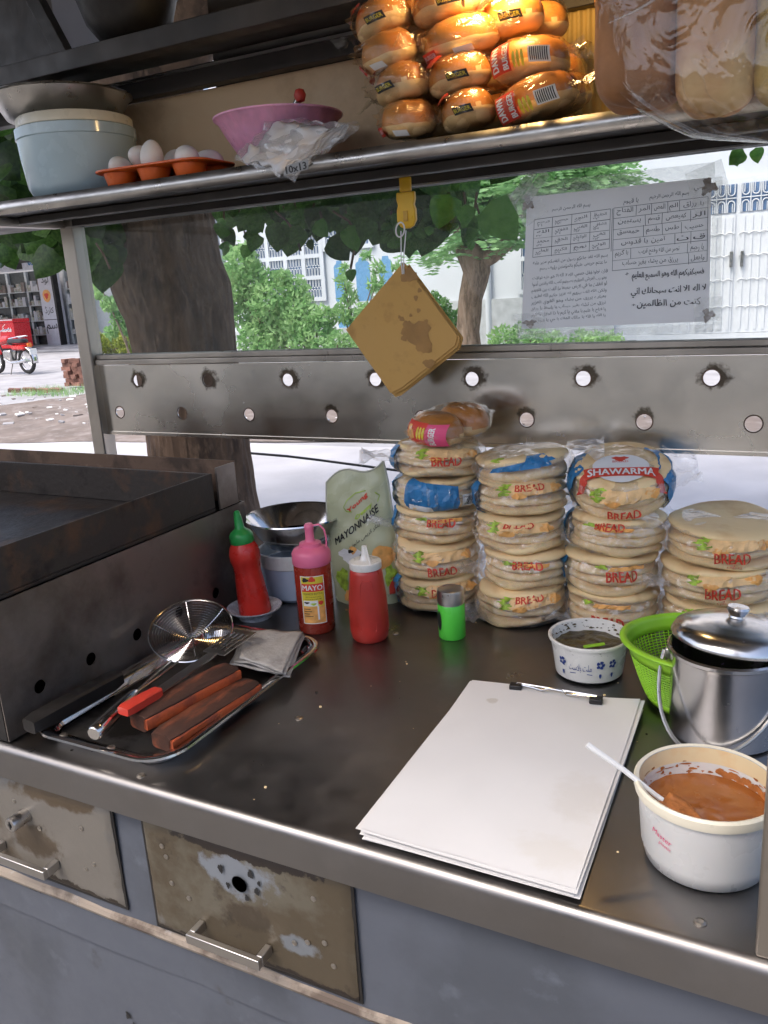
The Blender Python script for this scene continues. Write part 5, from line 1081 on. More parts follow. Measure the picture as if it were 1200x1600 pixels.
mf = lambda u, v, l: (ca.x + u, ca.y - l, ca.z + v); pr.quad([(-.024, -.008), (.024, -.003), (.026, .012), (-.018, .007)], pr.mats[0], mf); pr.text('10x13', .002, -.004, .011, PBLK, mf, .001, width=.04, rot=.1, bold=.0006); pr.build('size_tag', cb_)
# big bag of loaves at the upper right
bb = thing('loaf_bag', 'large clear bag of bread loaves hanging in front of the shelf end', 'bread bag', (-.112, 1.14, C + .765))
def lf(cx, cy, w, d, z0, z1, k, m):
    b = MB(); n = 22
    def f(u, v):
        a = 2 * PI * u; c_, s_ = math.cos(a), math.sin(a); e = (1 - abs(2 * v - 1) ** 22) ** .4 if 0 < v < 1 else 0
        r = e * (1 + .04 * nz(c_, s_, v * 5 + k, 1.6)); x = math.copysign(abs(c_) ** .65, c_) * w * r; y = math.copysign(abs(s_) ** .65, s_) * d * r
        return (cx + x, cy + y, z0 + (z1 - z0) * v + .006 * nz(c_, s_, k, 1))
    b.grid(lambda u, v: f(u, .5 - .5 * math.cos(PI * v)), 40, 44, wrapu=True); b.build('loaf', m, bb)
lf(-.112, .0, .05, .06, .022, .5, 1, BROWNB); lf(-.024, -.01, .044, .055, .002, .5, 2, mat('split_loaf', (.5, .25, .09), .65, 0, .15, 7, .2, 50, col2=(.66, .46, .22), lo=.45, hi=.6)); lf(.058, .0, .046, .055, .004, .5, 3, CRUMBB); lf(.14, -.008, .046, .06, .0, .5, 4, CRUMBB); lf(.22, .0, .042, .06, .002, .5, 5, CRUMBB)
b = MB()
def wf(u, v):
    a = 2 * PI * u; c_, s_ = math.cos(a), math.sin(a); e = min(1, (v * 9) ** .4) if v > 0 else .02
    W = .215 * (.86 + .14 * min(1, v * 3)); x = math.copysign(abs(c_) ** .6, c_) * W * e; y = math.copysign(abs(s_) ** .7, s_) * .088 * e
    k = .004 * nz(c_ * 3, s_ * 3, v * 6, 1.7) + .003 * nz(c_ * 8, s_ * 8, v * 4 + x * 20, 1.5)
    sag = .035 * max(0, -x / .2) ** 2 * (1 - v)
    return (.05 + x * (1 + k * 3), y + k * 1.5 * (1 if s_ > 0 else -1), -.036 + .47 * v + sag)
b.grid(wf, 90, 40, wrapu=True); b.build('film', film('loaf_bag_film', (.98, .96, .93), .012, (.85, .82, .75), .06, 12, .9, .02, crease_glint=.1, cscale=7), bb)
# folds of the film over the front
b = MB()
for p0, p1, w in (((-.15, -.092, .16), (.13, -.092, .235), .005), ((-.13, -.092, .1), (.02, -.092, .16), .0035), ((.02, -.093, .165), (.12, -.093, .03), .006), ((.0, -.092, .175), (.13, -.092, .16), .007), ((.14, -.092, .25), (.03, -.092, .17), .006)):
    P_ = [Vector(p0).lerp(Vector(p1), t / 10) + Vector((0, -.002 * math.sin(t), .006 * math.sin(t * .6 + w * 900))) for t in range(11)]; b.tube(P_, [w * (.25 + math.sin(PI * t / 10)) * .5 for t in range(11)], 6)
b.build('fold', MILKY, bb)
b = MB(); b.obox((.125, -.094, .245), (.022, 0, .004), (0, .003, 0), (0, 0, .012)); b.build('tie', PWHT, bb, bevel=.002)
# black wok on the upper rack
bwk = thing('black_wok', 'sooty black round wok on the upper rack below the roof', 'wok', (-1.33, 1.5, C + 1.1005)); bwk.scale = (.62, .62, .9)
b = MB(); b.lathe([(0, .0), (.05, .002), (.1, .02), (.14, .055), (.165, .11), (.17, .112), (.167, .116), (.16, .11), (.135, .058), (0, .01)], 48); b.build('shell', SOOT, bwk)
for q in (-1, 1): b = MB(); b.tube([(q * .166, -.03, .108), (q * .185, -.028, .12), (q * .195, 0, .124), (q * .185, .028, .12), (q * .166, .03, .108)], .005, 8); b.build('handle', SOOT, bwk)
# ================================================================ big tree right behind the cart
bt = thing('broadleaf_tree', 'big brown tree trunk with hanging broad leaves close behind the cart', 'tree', (-2.6, 3.05, 0))
b = MB()
TL = [(0, .02, .4), (.25, .01, .3), (.6, .005, .278), (.87, .01, .268), (1.24, .0, .262), (1.42, -.01, .27), (1.55, -.035, .315), (1.7, -.06, .325), (1.85, -.045, .305), (2.05, -.06, .31), (2.3, -.06, .33), (2.6, -.05, .34)]
def trk(u, v):
    i = min(len(TL) - 2, int(v * (len(TL) - 1))); f = v * (len(TL) - 1) - i; z, cx, r = [TL[i][k] * (1 - f) + TL[i + 1][k] * f for k in range(3)]
    cx -= .012; r *= .85 if z < 1.45 else .85 - .12 * min(1, (z - 1.45) / .2); a = 2 * PI * u; r *= 1 + .05 * nz(math.cos(a) * 1.5, math.sin(a) * 1.5, z * 1.2, 1.3) + .03 * nz(math.cos(a) * 4, math.sin(a) * 4, z * 4, 1.2) + .05 * (.5 - abs(nz(math.cos(a) * 6, math.sin(a) * 6, z * 1.6, 1.5))) * 1 + .025 * (.5 - abs(nz(math.cos(a) * 12, math.sin(a) * 12, z * 4, 1.5)))
    return (cx + r * math.cos(a), r * math.sin(a), z)
b.grid(trk, 170, 150, wrapu=True); b.build('trunk', BARK, bt)
for k, (P_, r0, r1) in enumerate((([(-.1, 0, 2.45), (-.5, -.1, 2.9), (-1.1, -.3, 3.2), (-1.8, -.5, 3.3)], .16, .05), ([(.1, 0, 2.45), (.5, -.1, 2.8), (1.2, -.2, 2.75), (2.2, -.3, 2.6), (3.0, -.3, 2.5)], .15, .03), ([(0, .1, 2.5), (.1, .5, 3.1), (.2, .9, 3.6)], .18, .06), ([(.2, -.1, 2.6), (.5, -.5, 2.9), (.9, -.8, 2.7)], .08, .02))):
    MB().tube(P_, [r0 + (r1 - r0) * i / (len(P_) - 1) for i in range(len(P_))], 10).build('branch', BARK, bt)
LM = []
for k in range(4):
    b = MB(); n = 9; prof = [(0, 0), (.06, .3), (.16, .44), (.3, .5), (.46, .47), (.62, .38), (.78, .25), (.9, .11), (1, .0)]
    wv = .25 + .12 * k; V = []
    for t, w in prof:
        for s in (-1, -.5, 0, .5, 1): V.append((s * w * .86, .1 * abs(s) * (w * 2) + .05 * math.sin(t * 5 + k), -t * math.cos(t * wv * .6) - .06 * abs(s) * (t < .1)))
    for v_ in range(len(V)): V[v_] = (V[v_][0] + .05 * math.sin(V[v_][2] * 3 + k), V[v_][1] + .25 * V[v_][2] ** 2 * (k - 1.5) * .3, V[v_][2])
    b.add(V, [(i * 5 + j, i * 5 + j + 1, (i + 1) * 5 + j + 1, (i + 1) * 5 + j) for i in range(len(prof) - 1) for j in range(4)]); LM.append(b.mesh('leaf', LEAFD))
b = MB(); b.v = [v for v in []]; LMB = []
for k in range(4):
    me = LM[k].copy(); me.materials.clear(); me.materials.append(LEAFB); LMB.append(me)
def leaf(px, py, Y, size, bright=False, rz=None, tilt=None):
    p = at(px, py, Y) - bt.location
    link('leaf', (LMB if bright else LM)[int(rng.integers(0, 4))], bt, p, (tilt if tilt is not None else (rng.random() - .5) * 1.3, (rng.random() - .5) * 1.5, rng.random() * 1.2 - .2 if rz is None else rz), size)
# curtain of leaves above the glass: tops hidden by the shelf, tips in view (px of leaf stalk, depth, size)
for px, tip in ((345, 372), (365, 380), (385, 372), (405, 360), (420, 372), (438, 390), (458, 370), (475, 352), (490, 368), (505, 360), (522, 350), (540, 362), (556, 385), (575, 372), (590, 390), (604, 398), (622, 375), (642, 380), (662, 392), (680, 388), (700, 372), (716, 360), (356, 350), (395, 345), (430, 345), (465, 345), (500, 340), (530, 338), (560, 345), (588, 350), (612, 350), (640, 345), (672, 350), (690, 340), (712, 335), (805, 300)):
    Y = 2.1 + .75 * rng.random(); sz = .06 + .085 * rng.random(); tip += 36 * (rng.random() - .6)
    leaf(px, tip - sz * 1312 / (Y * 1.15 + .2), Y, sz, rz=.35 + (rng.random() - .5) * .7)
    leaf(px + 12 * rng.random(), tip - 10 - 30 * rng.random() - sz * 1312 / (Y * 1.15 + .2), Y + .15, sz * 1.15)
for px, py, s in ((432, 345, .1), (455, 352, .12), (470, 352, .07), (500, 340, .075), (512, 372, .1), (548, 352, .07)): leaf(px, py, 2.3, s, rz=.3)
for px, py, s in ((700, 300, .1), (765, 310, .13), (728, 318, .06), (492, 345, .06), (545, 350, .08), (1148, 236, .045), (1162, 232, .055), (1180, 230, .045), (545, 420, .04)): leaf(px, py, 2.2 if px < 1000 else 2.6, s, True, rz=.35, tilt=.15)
for px, tip in ((12, 430), (30, 420), (52, 425), (70, 400), (82, 440), (98, 420), (112, 410), (130, 420), (150, 432), (165, 450), (10, 400), (40, 392), (66, 388), (92, 395), (140, 400), (158, 410), (20, 372), (55, 372), (85, 375), (130, 380), (0, 420), (172, 430)):
    Y = 2.3 + .7 * rng.random(); sz = .12 + .06 * rng.random()
    leaf(px, tip - sz * 1312 / (Y * 1.45 + .3), Y, sz, rz=.5 + (rng.random() - .5) * .8); leaf(px - 6, tip - 38 - sz * 1312 / (Y * 1.45 + .3), Y + .2, sz * 1.15)
for k in range(26):   # behind the pot, left of the shelf, in shade
    leaf(-20 + 40 * rng.random(), 170 + 130 * rng.random(), 2.3 + .9 * rng.random(), .14 + .05 * rng.random())
for k in range(60): leaf(150 + 530 * rng.random(), 190 + 90 * rng.random(), 2.3 + 1.0 * rng.random(), .13 + .06 * rng.random())
b = MB()
for P_ in (((520, 330), (545, 345), (560, 372), (552, 398), (548, 420)), ((500, 330), (505, 350), (498, 362)), ((430, 330), (448, 345), (462, 365), (470, 392)), ((150, 380), (162, 398), (172, 420))): b.tube([at(x, y, 2.3) - bt.location for x, y in P_], .004, 5)
for k in range(26):
    x = 340 + 420 * rng.random(); y = 300 + 20 * rng.random(); L = 25 + 50 * rng.random(); dx = (rng.random() - .5) * 40
    b.tube([at(x, y, 2.4) - bt.location, at(x + dx * .4, y + L * .5, 2.4) - bt.location, at(x + dx, y + L, 2.4) - bt.location], [.004, .003, .002], 5)
    for q in range(3): leaf(x + dx * (.5 + .25 * q), y + L * (.45 + .28 * q), 2.38, .035 + .04 * rng.random(), rng.random() < .3)
tag(b.build('twig', BARK, bt), kind='stuff')

# ================================================================ foliage helper
def leafcloud(n, centres, size, mb=None, long=2.2, up=.3):
    V = np.zeros((n * 4, 3)); cs = np.array([c[:3] for c in centres]); rs = np.array([c[3] for c in centres]); w = rs ** 2 / (rs ** 2).sum()
    idx = rng.choice(len(cs), n, p=w); d = rng.normal(size=(n, 3)); d /= np.linalg.norm(d, axis=1)[:, None]
    r = rs[idx] * (.35 + .7 * rng.random(n) ** .6); P = cs[idx] + d * r[:, None] * [1, 1, .9]
    a = rng.normal(size=(n, 3)) + d * .8 + [0, 0, up]; a /= np.linalg.norm(a, axis=1)[:, None]
    b_ = np.cross(a, rng.normal(size=(n, 3))); b_ /= np.linalg.norm(b_, axis=1)[:, None]
    s = size * (.6 + .8 * rng.random(n))[:, None]
    V[0::4] = P - a * s * .5; V[1::4] = P + b_ * s / long * .5; V[2::4] = P + a * s * .5; V[3::4] = P - b_ * s / long * .5
    F = [(4 * i, 4 * i + 1, 4 * i + 2, 4 * i + 3) for i in range(n)]
    m = mb or MB(); m.v += [tuple(v) for v in V.tolist()]; m.f += F; m.m += [0] * n; return m
def shrub(name, label, loc, blobs, n, size, m, stems=4, cat='shrub', group='shrubs along the white wall', long=2.4):
    t = thing(name, label, cat, loc, 0, group)
    o = leafcloud(n, blobs, size, long=long).build('foliage', m, t, smooth=False); o['kind'] = 'stuff'
    for k in range(stems):
        c = blobs[k % len(blobs)]; MB().tube([(.06 * math.cos(k * 2.1), .06 * math.sin(k * 2.1), 0), (c[0] * .4, c[1] * .4, c[2] * .5), (c[0], c[1], c[2])], [.025, .018, .008], 6).build('stem', BARK2, t)
    return t
def blobs(pxs, Y, loc):
    out = []
    for px, py, rp in pxs:
        p = at(px, py, Y) - Vector(loc); out.append((p.x, p.y + (rng.random() - .5) * .5, max(.1, p.z), rp * Y * 1.16 / 1312))
    return out
L1 = (-11.6, 16.4, 0)
shrub('tall_shrub', 'tall light green shrub beside the big trunk before the barred window', L1, blobs([(385, 415, 30), (372, 455, 32), (400, 440, 32), (430, 470, 34), (455, 450, 22), (360, 430, 20), (375, 490, 30), (350, 480, 22), (465, 480, 28), (392, 390, 18), (415, 500, 30), (358, 395, 14), (440, 435, 16)], 16.4, L1), 4200, .17, LEAFS, 6)
L2 = (-10.2, 16.2, 0)
shrub('dense_shrub', 'dense green shrub low in front of the barred window', L2, blobs([(400, 530, 30), (440, 515, 34), (470, 500, 32), (500, 520, 30), (480, 540, 26), (425, 545, 26), (510, 495, 20)], 16.2, L2), 3600, .15, LEAFS, 5)
L3 = (-9.2, 16.3, 0)
shrub('oleander_shrub', 'slim oleander stems rising before the blue niches', L3, blobs([(545, 440, 12), (548, 465, 14), (540, 490, 18), (560, 500, 16), (585, 420, 12), (590, 445, 14), (580, 400, 8), (575, 485, 14), (540, 420, 8), (614, 420, 8), (605, 470, 16)], 16.3, L3), 900, .24, LEAFS, 6, long=5)
L4 = (-9.3, 15.6, 0)
shrub('clipped_hedge', 'clipped low hedge along the wall below the blue niches', L4, blobs([(500, 545, 18), (525, 535, 20), (550, 535, 20), (575, 535, 20), (600, 535, 20), (625, 535, 20), (650, 535, 18)], 15.6, L4), 2600, .1, LEAFS, 3)
L5 = (-4.9, 15.8, 0)
shrub('low_hedge', 'low green bush under the paper notice by the white gate', L5, blobs([(790, 530, 22), (812, 522, 18), (840, 532, 20), (870, 535, 18), (905, 535, 18), (935, 535, 18), (958, 532, 14)], 15.8, L5), 2600, .1, LEAFS, 4)
L6 = (-7.4, 17.2, 0)
shrub('wall_shrub', 'thin shrub behind the far tree trunk', L6, blobs([(690, 480, 16), (700, 500, 16), (680, 465, 10), (705, 525, 14)], 17.2, L6), 600, .14, LEAFN, 3)
L7 = (-17.5, 17.0, 0)
shrub('yellow_hedge', 'rounded yellow-green bush between the cart post and the big trunk', L7, blobs([(165, 535, 20), (185, 530, 20), (205, 535, 20), (155, 550, 14), (180, 552, 18), (205, 555, 16)], 17.0, L7), 2600, .11, LEAFY, 3)
L8 = (-15.0, 15.5, 0)
shrub('drooping_shrub', 'leafy green shrub at the left edge of the big trunk', L8, blobs([(165, 445, 12), (175, 475, 16), (182, 500, 18), (155, 462, 8), (190, 515, 14), (160, 430, 7), (172, 520, 12)], 15.5, L8), 900, .15, LEAFS, 3)
# neem tree
nt_ = thing('neem_tree', 'forked neem tree with feathery leaves in front of the white building', 'tree', (-6.62, 16.5, 0))
def q_(x, y, Y=16.5): return at(x, y, Y) - nt_.location
b = MB(); P_ = [Vector((-.02, 0, 0)), q_(731, 520), q_(735, 470), q_(745, 425), q_(738, 395), q_(728, 360), q_(722, 320)]
def trk2(u, v):
    f = v * (len(P_) - 1); i = min(len(P_) - 2, int(f)); f -= i; p = P_[i].lerp(P_[i + 1], f); rr = [.3, .235, .25, .27, .33, .24, .18]; r = rr[i] * (1 - f) + rr[i + 1] * f
    a = 2 * PI * u; r *= 1 + .08 * nz(math.cos(a) * 2, math.sin(a) * 2, v * 7, 1.5); return p + Vector((r * math.cos(a), r * math.sin(a), 0))
b.grid(trk2, 30, 36, wrapu=True); b.build('trunk', BARK2, nt_)
MB().tube([q_(745, 410), q_(770, 398), q_(790, 382), q_(800, 360), q_(810, 330)], [.2, .17, .15, .16, .1], 12).build('branch', BARK2, nt_)
MB().tube([q_(728, 380), q_(712, 350), q_(700, 310)], [.15, .1, .07], 10).build('branch', BARK2, nt_)
b = MB(); n = 0
def frond(p, d, L):
    s = d.cross(Vector((0, 0, 1))).normalized() if abs(d.z) < .95 else Vector((1, 0, 0))
    for k in range(7):
        c = p + d * (L * (k + 1) / 7) + Vector((0, 0, -.25 * L * (k / 7) ** 2)); w = L * .36 * (1 - .06 * k)
        for q in (-1, 1):
            e = (s * q + d * .55).normalized(); m_ = e.cross(Vector(rng.normal(size=3))).normalized() * (w * .17)
            b.add([c, c + e * w * .5 + m_, c + e * w, c + e * w * .5 - m_], [(0, 1, 2, 3)])
for px, py, r, n in ((735, 300, 45, 60), (770, 320, 50, 70), (800, 345, 35, 45), (720, 340, 30, 40), (700, 300, 30, 36), (900, 268, 45, 110), (930, 272, 35, 60), (850, 280, 40, 60), (760, 280, 50, 60), (690, 390, 22, 16), (665, 380, 16, 10), (820, 380, 12, 10), (745, 360, 25, 30)):
    for k in range(n):
        a = rng.random() * 6.28; rr = r * rng.random() ** .5; p = q_(px + rr * math.cos(a), py + rr * math.sin(a), 16.5 + (rng.random() - .6) * 1.6)
        th = rng.random() * 6.28; frond(p, Vector((math.cos(th), math.sin(th) * .7, -.25 + .5 * rng.random())).normalized(), .5 + .35 * rng.random())
o = b.build('crown', LEAFN, nt_, smooth=False); o['kind'] = 'stuff'

# crown of the big tree overhead, unseen, spread over the cart to shade it
b = MB()
CR = [(-1.5, -.3, 3.9, 1.0), (-.3, .2, 4.2, 1.2), (.9, -.2, 3.8, 1.0), (2.0, .1, 3.7, 1.0), (3.0, .1, 3.6, .8), (.6, 1.2, 4.3, 1.1), (-1.2, 1.4, 4.2, 1.1), (-2.6, -.3, 3.7, .8), (.3, -.9, 4.4, .9), (1.6, -.9, 4.3, .8), (2.0, 1.1, 4.0, .9), (-2.2, -1.4, 4.3, 1.1), (-1.0, -1.6, 4.6, 1.1), (.2, -1.7, 4.7, 1.1), (1.4, -1.5, 4.6, 1.1), (2.6, -1.4, 4.4, 1.1), (-3.2, -.9, 4.2, 1.0), (-1.6, -2.7, 4.7, 1.0), (-.2, -2.9, 4.8, 1.0), (1.2, -2.8, 4.8, 1.0)]
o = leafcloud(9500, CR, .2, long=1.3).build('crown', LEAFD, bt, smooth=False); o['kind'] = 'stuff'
# ================================================================ white building with barred windows
wbd = thing('white_building', 'long white house with barred blue windows, grey plinth and blue niches', 'building', (0, 19, 0))
b = MB(); b.box(-14.6, 9, .1, 4, 0, 9); b.build('wall', WALLW, wbd, smooth=False)
b = MB(); b.box(-9.6, -4.2, .0, .099, .0, 1.03); b.build('plinth', WALLG, wbd, smooth=False)
b = MB(); b.box(-14.6, -9.7, -.05, .099, .0, .5); b.build('plinth', WALLG, wbd, smooth=False)
b = MB(); b.tube([(-7.1, .02, .0), (-7.1, .02, 2.6), (-7.08, .02, 6)], .075, 10); b.build('drain_pipe', WALLW, wbd)
def barred(x0, x1, z0, z1, nx, nz_):
    w = MB(); w.box(x0, x1, .075, .098, z0, z1); wo = w.build('window', BLUEGL, wbd, smooth=False)
    f = MB()
    for k in range(nx + 1): xx = x0 + (x1 - x0) * k / nx; f.box(xx - .055, xx + .055, .02, .074, z0 - .05, z1 + .05)
    for k in range(nz_ + 1):
        zz = z0 + (z1 - z0) * k / nz_
        for q in range(nx): xa, xb = x0 + (x1 - x0) * q / nx + .056, x0 + (x1 - x0) * (q + 1) / nx - .056; f.box(xa, xb, .021, .073, zz - .05, zz + .05)
    f.build('frame', WALLW, wo, smooth=False)
    g = MB()
    for q in range(nx):
        for r_ in range(nz_):
            xa, xb = x0 + (x1 - x0) * q / nx + .06, x0 + (x1 - x0) * (q + 1) / nx - .06; za, zb = z0 + (z1 - z0) * r_ / nz_ + .05, z0 + (z1 - z0) * (r_ + 1) / nz_ - .05
            nb = 5; sw = (xb - xa) / nb
            for k in range(nb):
                cx = xa + sw * (k + .5); hw = sw * .33
                for (pa, pb) in ((za, zb),):
                    mz = (pa + pb) / 2
                    for s0, s1, dr in ((mz + .02, pb, 1), (mz - .02, pa, -1)):
                        P_ = [(cx - hw, .045, s1)] + [(cx - hw * math.cos(t), .045, s0 + dr * hw * (1 - math.sin(t))) for t in np.linspace(0, PI, 7)] + [(cx + hw, .045, s1)]
                        g.tube(P_, .011, 4, caps=False)
    g.build('grille', GATEW, wo, smooth=False)
barred(-13.75, -11.55, 1.25, 2.85, 4, 3)
barred(-11.45, -10.1, 2.45, 3.0, 2, 1); barred(-6.35, -5.0, 1.15, 2.6, 2, 2)
def niche(x0, x1, z0, z1):
    w = (x1 - x0) / 2; cx = (x0 + x1) / 2; R = []
    for (a, b_) in ((1, .0), (1, .85), (.8, .9), (.55, .92), (.45, 1), (-.45, 1), (-.55, .92), (-.8, .9), (-1, .85), (-1, .0), (-.8, -.06), (.8, -.06)): R.append((cx + w * a, .094, z0 + (z1 - z0) * b_))
    m = MB(); m.add(R + [(x, .12, z_) for x, y, z_ in R], [tuple(range(len(R)))[::-1]] + [(i, (i + 1) % len(R), len(R) + (i + 1) % len(R), len(R) + i) for i in range(len(R))]); m.build('niche', NICHE, wbd, smooth=False)
niche(-11.25, -10.93, 1.2, 2.15); niche(-10.62, -10.22, 1.2, 2.18); niche(-11.22, -10.85, .45, .92); niche(-10.6, -10.25, .45, .92); niche(-9.95, -9.6, 1.2, 2.18)
ac = thing('air_conditioner', 'white box air conditioner high on the wall beside the big trunk', 'air conditioner', (-14.0, 18.72, 2.75)); b = MB(); b.box(-.45, .35, 0, .34, 0, .6); b.build('case', GATEW, ac, smooth=False, bevel=.01)
b = MB(); b.box(-.36, -.02, -.012, -.002, .08, .52); b.build('fan_grille', mat('ac_grille', (.12, .12, .13), .6), ac, smooth=False); b = MB(); b.box(-.4, .3, .02, .3, -.06, -.005); b.build('bracket', DARKST, ac, smooth=False)
# gate
gt = thing('white_gate', 'tall white metal gate with blue barred panels at the top', 'gate', (0, 18.98, 0))
b = MB(); b.box(-3.7, 3.2, .02, .1, .0, 3.1); b.build('frame', GATEW, gt, smooth=False)
LW = .82; xs = [-3.42 + LW * k for k in range(8)]
rbm = MB(); rbm.box(-.028, .028, -.02, 0, 0, 2.2); RB = rbm.mesh('rib', GATEW, smooth=False)
for k in range(7):
    x0, x1 = xs[k] + .04, xs[k + 1] - .04
    b = MB(); b.box(x0, x1, -.012, .019, .12, 2.43); lv = b.build('gate_leaf', GATEW, gt, smooth=False)
    for q in range(5): link('rib', RB, lv, (x0 + (x1 - x0) * (q + .5) / 5, -.0125, .18))
    b = MB(); b.box(x0, x1, .0, .019, 2.47, 3.0); gl = b.build('top_pane', BLUEGL, gt, smooth=False)
    g = MB(); nb = 4; sw = (x1 - x0) / nb; mz = 2.735
    for i in range(nb):
        cx = x0 + sw * (i + .5); hw = sw * .34
        for s0, s1, dr in ((mz + .05, 3.0, 1), (mz - .05, 2.47, -1)):
            g.tube([(cx - hw, -.015, s1)] + [(cx - hw * math.cos(t), -.015, s0 + dr * hw * (1 - math.sin(t))) for t in np.linspace(0, PI, 7)] + [(cx + hw, -.015, s1)], .012, 4, caps=False)
        g.tube([(cx - sw / 2, -.015, 2.47), (cx - sw / 2, -.015, 3.0)], .012, 4); g.tube([(cx - hw * .4, -.016, s1 if False else 3.0 - .16), (cx - hw * .4, -.016, 3.0), ], .01, 4); g.tube([(cx + hw * .4, -.016, 2.47), (cx + hw * .4, -.016, 2.63)], .01, 4)
    g.tube([(x0, -.016, mz), (x1, -.016, mz)], .011, 4); g.build('grille', GATEW, gl, smooth=False)
    # scroll bars across the leaf
    s_ = MB(); SHAD = None
    for zz in (.62, 1.15, 1.62, 2.05): s_.tube([(x0 + (x1 - x0) * t / 24, -.04, zz + .035 * abs(math.sin(t / 24 * PI * 4))) for t in range(25)], .012, 4)
    s_.build('scroll_bar', mat('gate_trim', (.6, .61, .63), .5), lv, smooth=False)
for x in (-1.86, -1.66): b = MB(); b.box(x - .03, x + .03, -.09, -.04, 1.42, 1.72); b.build('handle', CHROME, gt, smooth=False)
b = MB(); b.box(-3.7, 3.2, -.06, .0, .0, .11); b.build('threshold', GATEW, gt, smooth=False)

# ================================================================ shop on the left
sp2 = thing('corner_shop', 'grey corner shop with glass shelves, sign board and lettered pillar', 'shop', (0, 22, 0))
b = MB(); b.box(-34, -18.5, .5, 6, .0, 6); b.build('wall', CREAMW, sp2, smooth=False)
b = MB(); b.box(-34, -18.5, -1.0, .499, .0, .12); b.box(-34, -18.5, -1.6, -1.001, .0, .06); b.build('plinth', PAVE, sp2, smooth=False)
b = MB(); b.box(-30, -25.15, .42, .49, .13, 2.75); b.box(-24.3, -23.2, .42, .49, .13, 2.75); b.build('show_window', SHOPD, sp2, smooth=False)
FR = mat('window_frame_grey', (.42, .45, .46), .5, .3); b = MB()
for x in (-29.5, -28.3, -27.2, -26.2, -25.2, -24.25, -23.2): b.box(x - .05, x + .05, .3, .415, .13, 2.75)
b.build('window_frame', FR, sp2, smooth=False)
for x0, x1 in ((-28.25, -27.25), (-27.15, -26.25), (-26.15, -25.25), (-24.18, -23.26)):
    for zz in (.5, 1.0, 1.55, 2.05):
        b = MB(); b.box(x0, x1, .2, .415, zz - .03, zz); shl = b.build('shelf', FR, sp2, smooth=False)
        g = MB(); x = x0 + .04
        while x < x1 - .1: w = .06 + .12 * rng.random(); g.box(x, x + w * .9, .22, .4, zz + .003, zz + .12 + .26 * rng.random(), int(rng.integers(0, 4))); x += w
        o = g.build('goods', [GOODS, CREAMW, GOODS, DIRT], shl, smooth=False); o['kind'] = 'stuff'
b = MB(); b.box(-25.12, -24.45, -.1, .3, .12, 2.75); pl_ = b.build('pillar', mat('pillar_white', (.62, .62, .66), .7, 0, .05), sp2, smooth=False)
b = MB(); b.box(-24.44, -24.35, -.12, .1, .12, 2.75); b.build('pillar_edge', BLACK, sp2, smooth=False)
pr = Print([PBLK, PORG, PRED]); mf = lambda u, v, l: (u, -.105 - l * 8, v)
pr.text(arabic('لوڈ'), -24.76, 2.3, .22, PBLK, mf); pr.text(arabic('کارڈ'), -24.76, 1.25, .2, PBLK, mf); pr.text(arabic('سم'), -24.76, .7, .3, PBLK, mf); pr.text(arabic('ایزی'), -24.78, 2.55, .12, PBLK, mf); pr.blob(-24.78, 1.85, .2, .22, PORG, mf, wob=.04); pr.blob(-24.78, 1.85, .1, .1, PRED, mf, .002, wob=.2); pr.line([(-25.1, 1.02), (-24.46, 1.02)], .02, PBLK, mf)
pr.build('lettering', sp2)
b = MB(); b.box(-30, -22.4, -.5, -.42, 2.75, 3.9); sg = b.build('sign_board', mat('sign_white', (.7, .74, .8), .5), sp2, smooth=False)
pr = Print([PBLU, PRED, PBLK]); mf = lambda u, v, l: (u, -.51 - l * 8, v); pr.text('0333/0301', -24.35, 2.9, .22, PBLU, mf, bold=.01); pr.text(arabic('موبائل شاپ'.replace('پ', 'ب')), -24.3, 3.25, .4, PBLU, mf, bold=.01); pr.rect(-25.7, -25.3, 2.8, 3.5, PBLK, mf); pr.text(arabic('کریانہ'.replace('ہ', 'ه')), -25.9, 3.4, .4, PRED, mf, bold=.01); pr.build('sign_lettering', sg)
b = MB(); b.box(-34, -22.3, -3.4, -.501, 3.0, 3.1); b.build('shading_awning', DARKST, sp2, smooth=False)  # added and drawn out deep to shade the shop front and cooler
co = thing('drinks_cooler', 'red chest drinks cooler with white script lettering outside the shop', 'cooler', (-25.75, 20.6, .06))
b = MB(); b.box(-2.3, 1.0, -.35, .35, .1, .95); b.build('cabinet', COOLR, co, smooth=False, bevel=.02); b = MB(); b.box(-2.3, 1.0, -.36, .36, .955, 1.08); b.build('lid', COOLR, co, smooth=False, bevel=.02); b = MB(); b.box(-2.25, .95, -.3, .3, 0, .1); b.build('base', BLACK, co, smooth=False)
b = MB(); b.box(-2.3, 1.0, -.365, -.361, 1.04, 1.07); b.build('lid_trim', PWHT, co, smooth=False)
pr = Print([PWHT]); mf = lambda u, v, l: (u, -.352 - l * 8, v); pr.text('Coca-Cola', -.95, .32, .42, PWHT, mf, width=1.55, slant=.35, bold=.016); pr.build('lettering', co); pr = Print([PWHT]); pr.text('Coca-Cola', .63, .66, .14, PWHT, mf, width=.46, slant=.3, bold=.004); pr.line([(.45, .82), (.6, .92)], .02, PWHT, mf); pr.build('lettering', co)
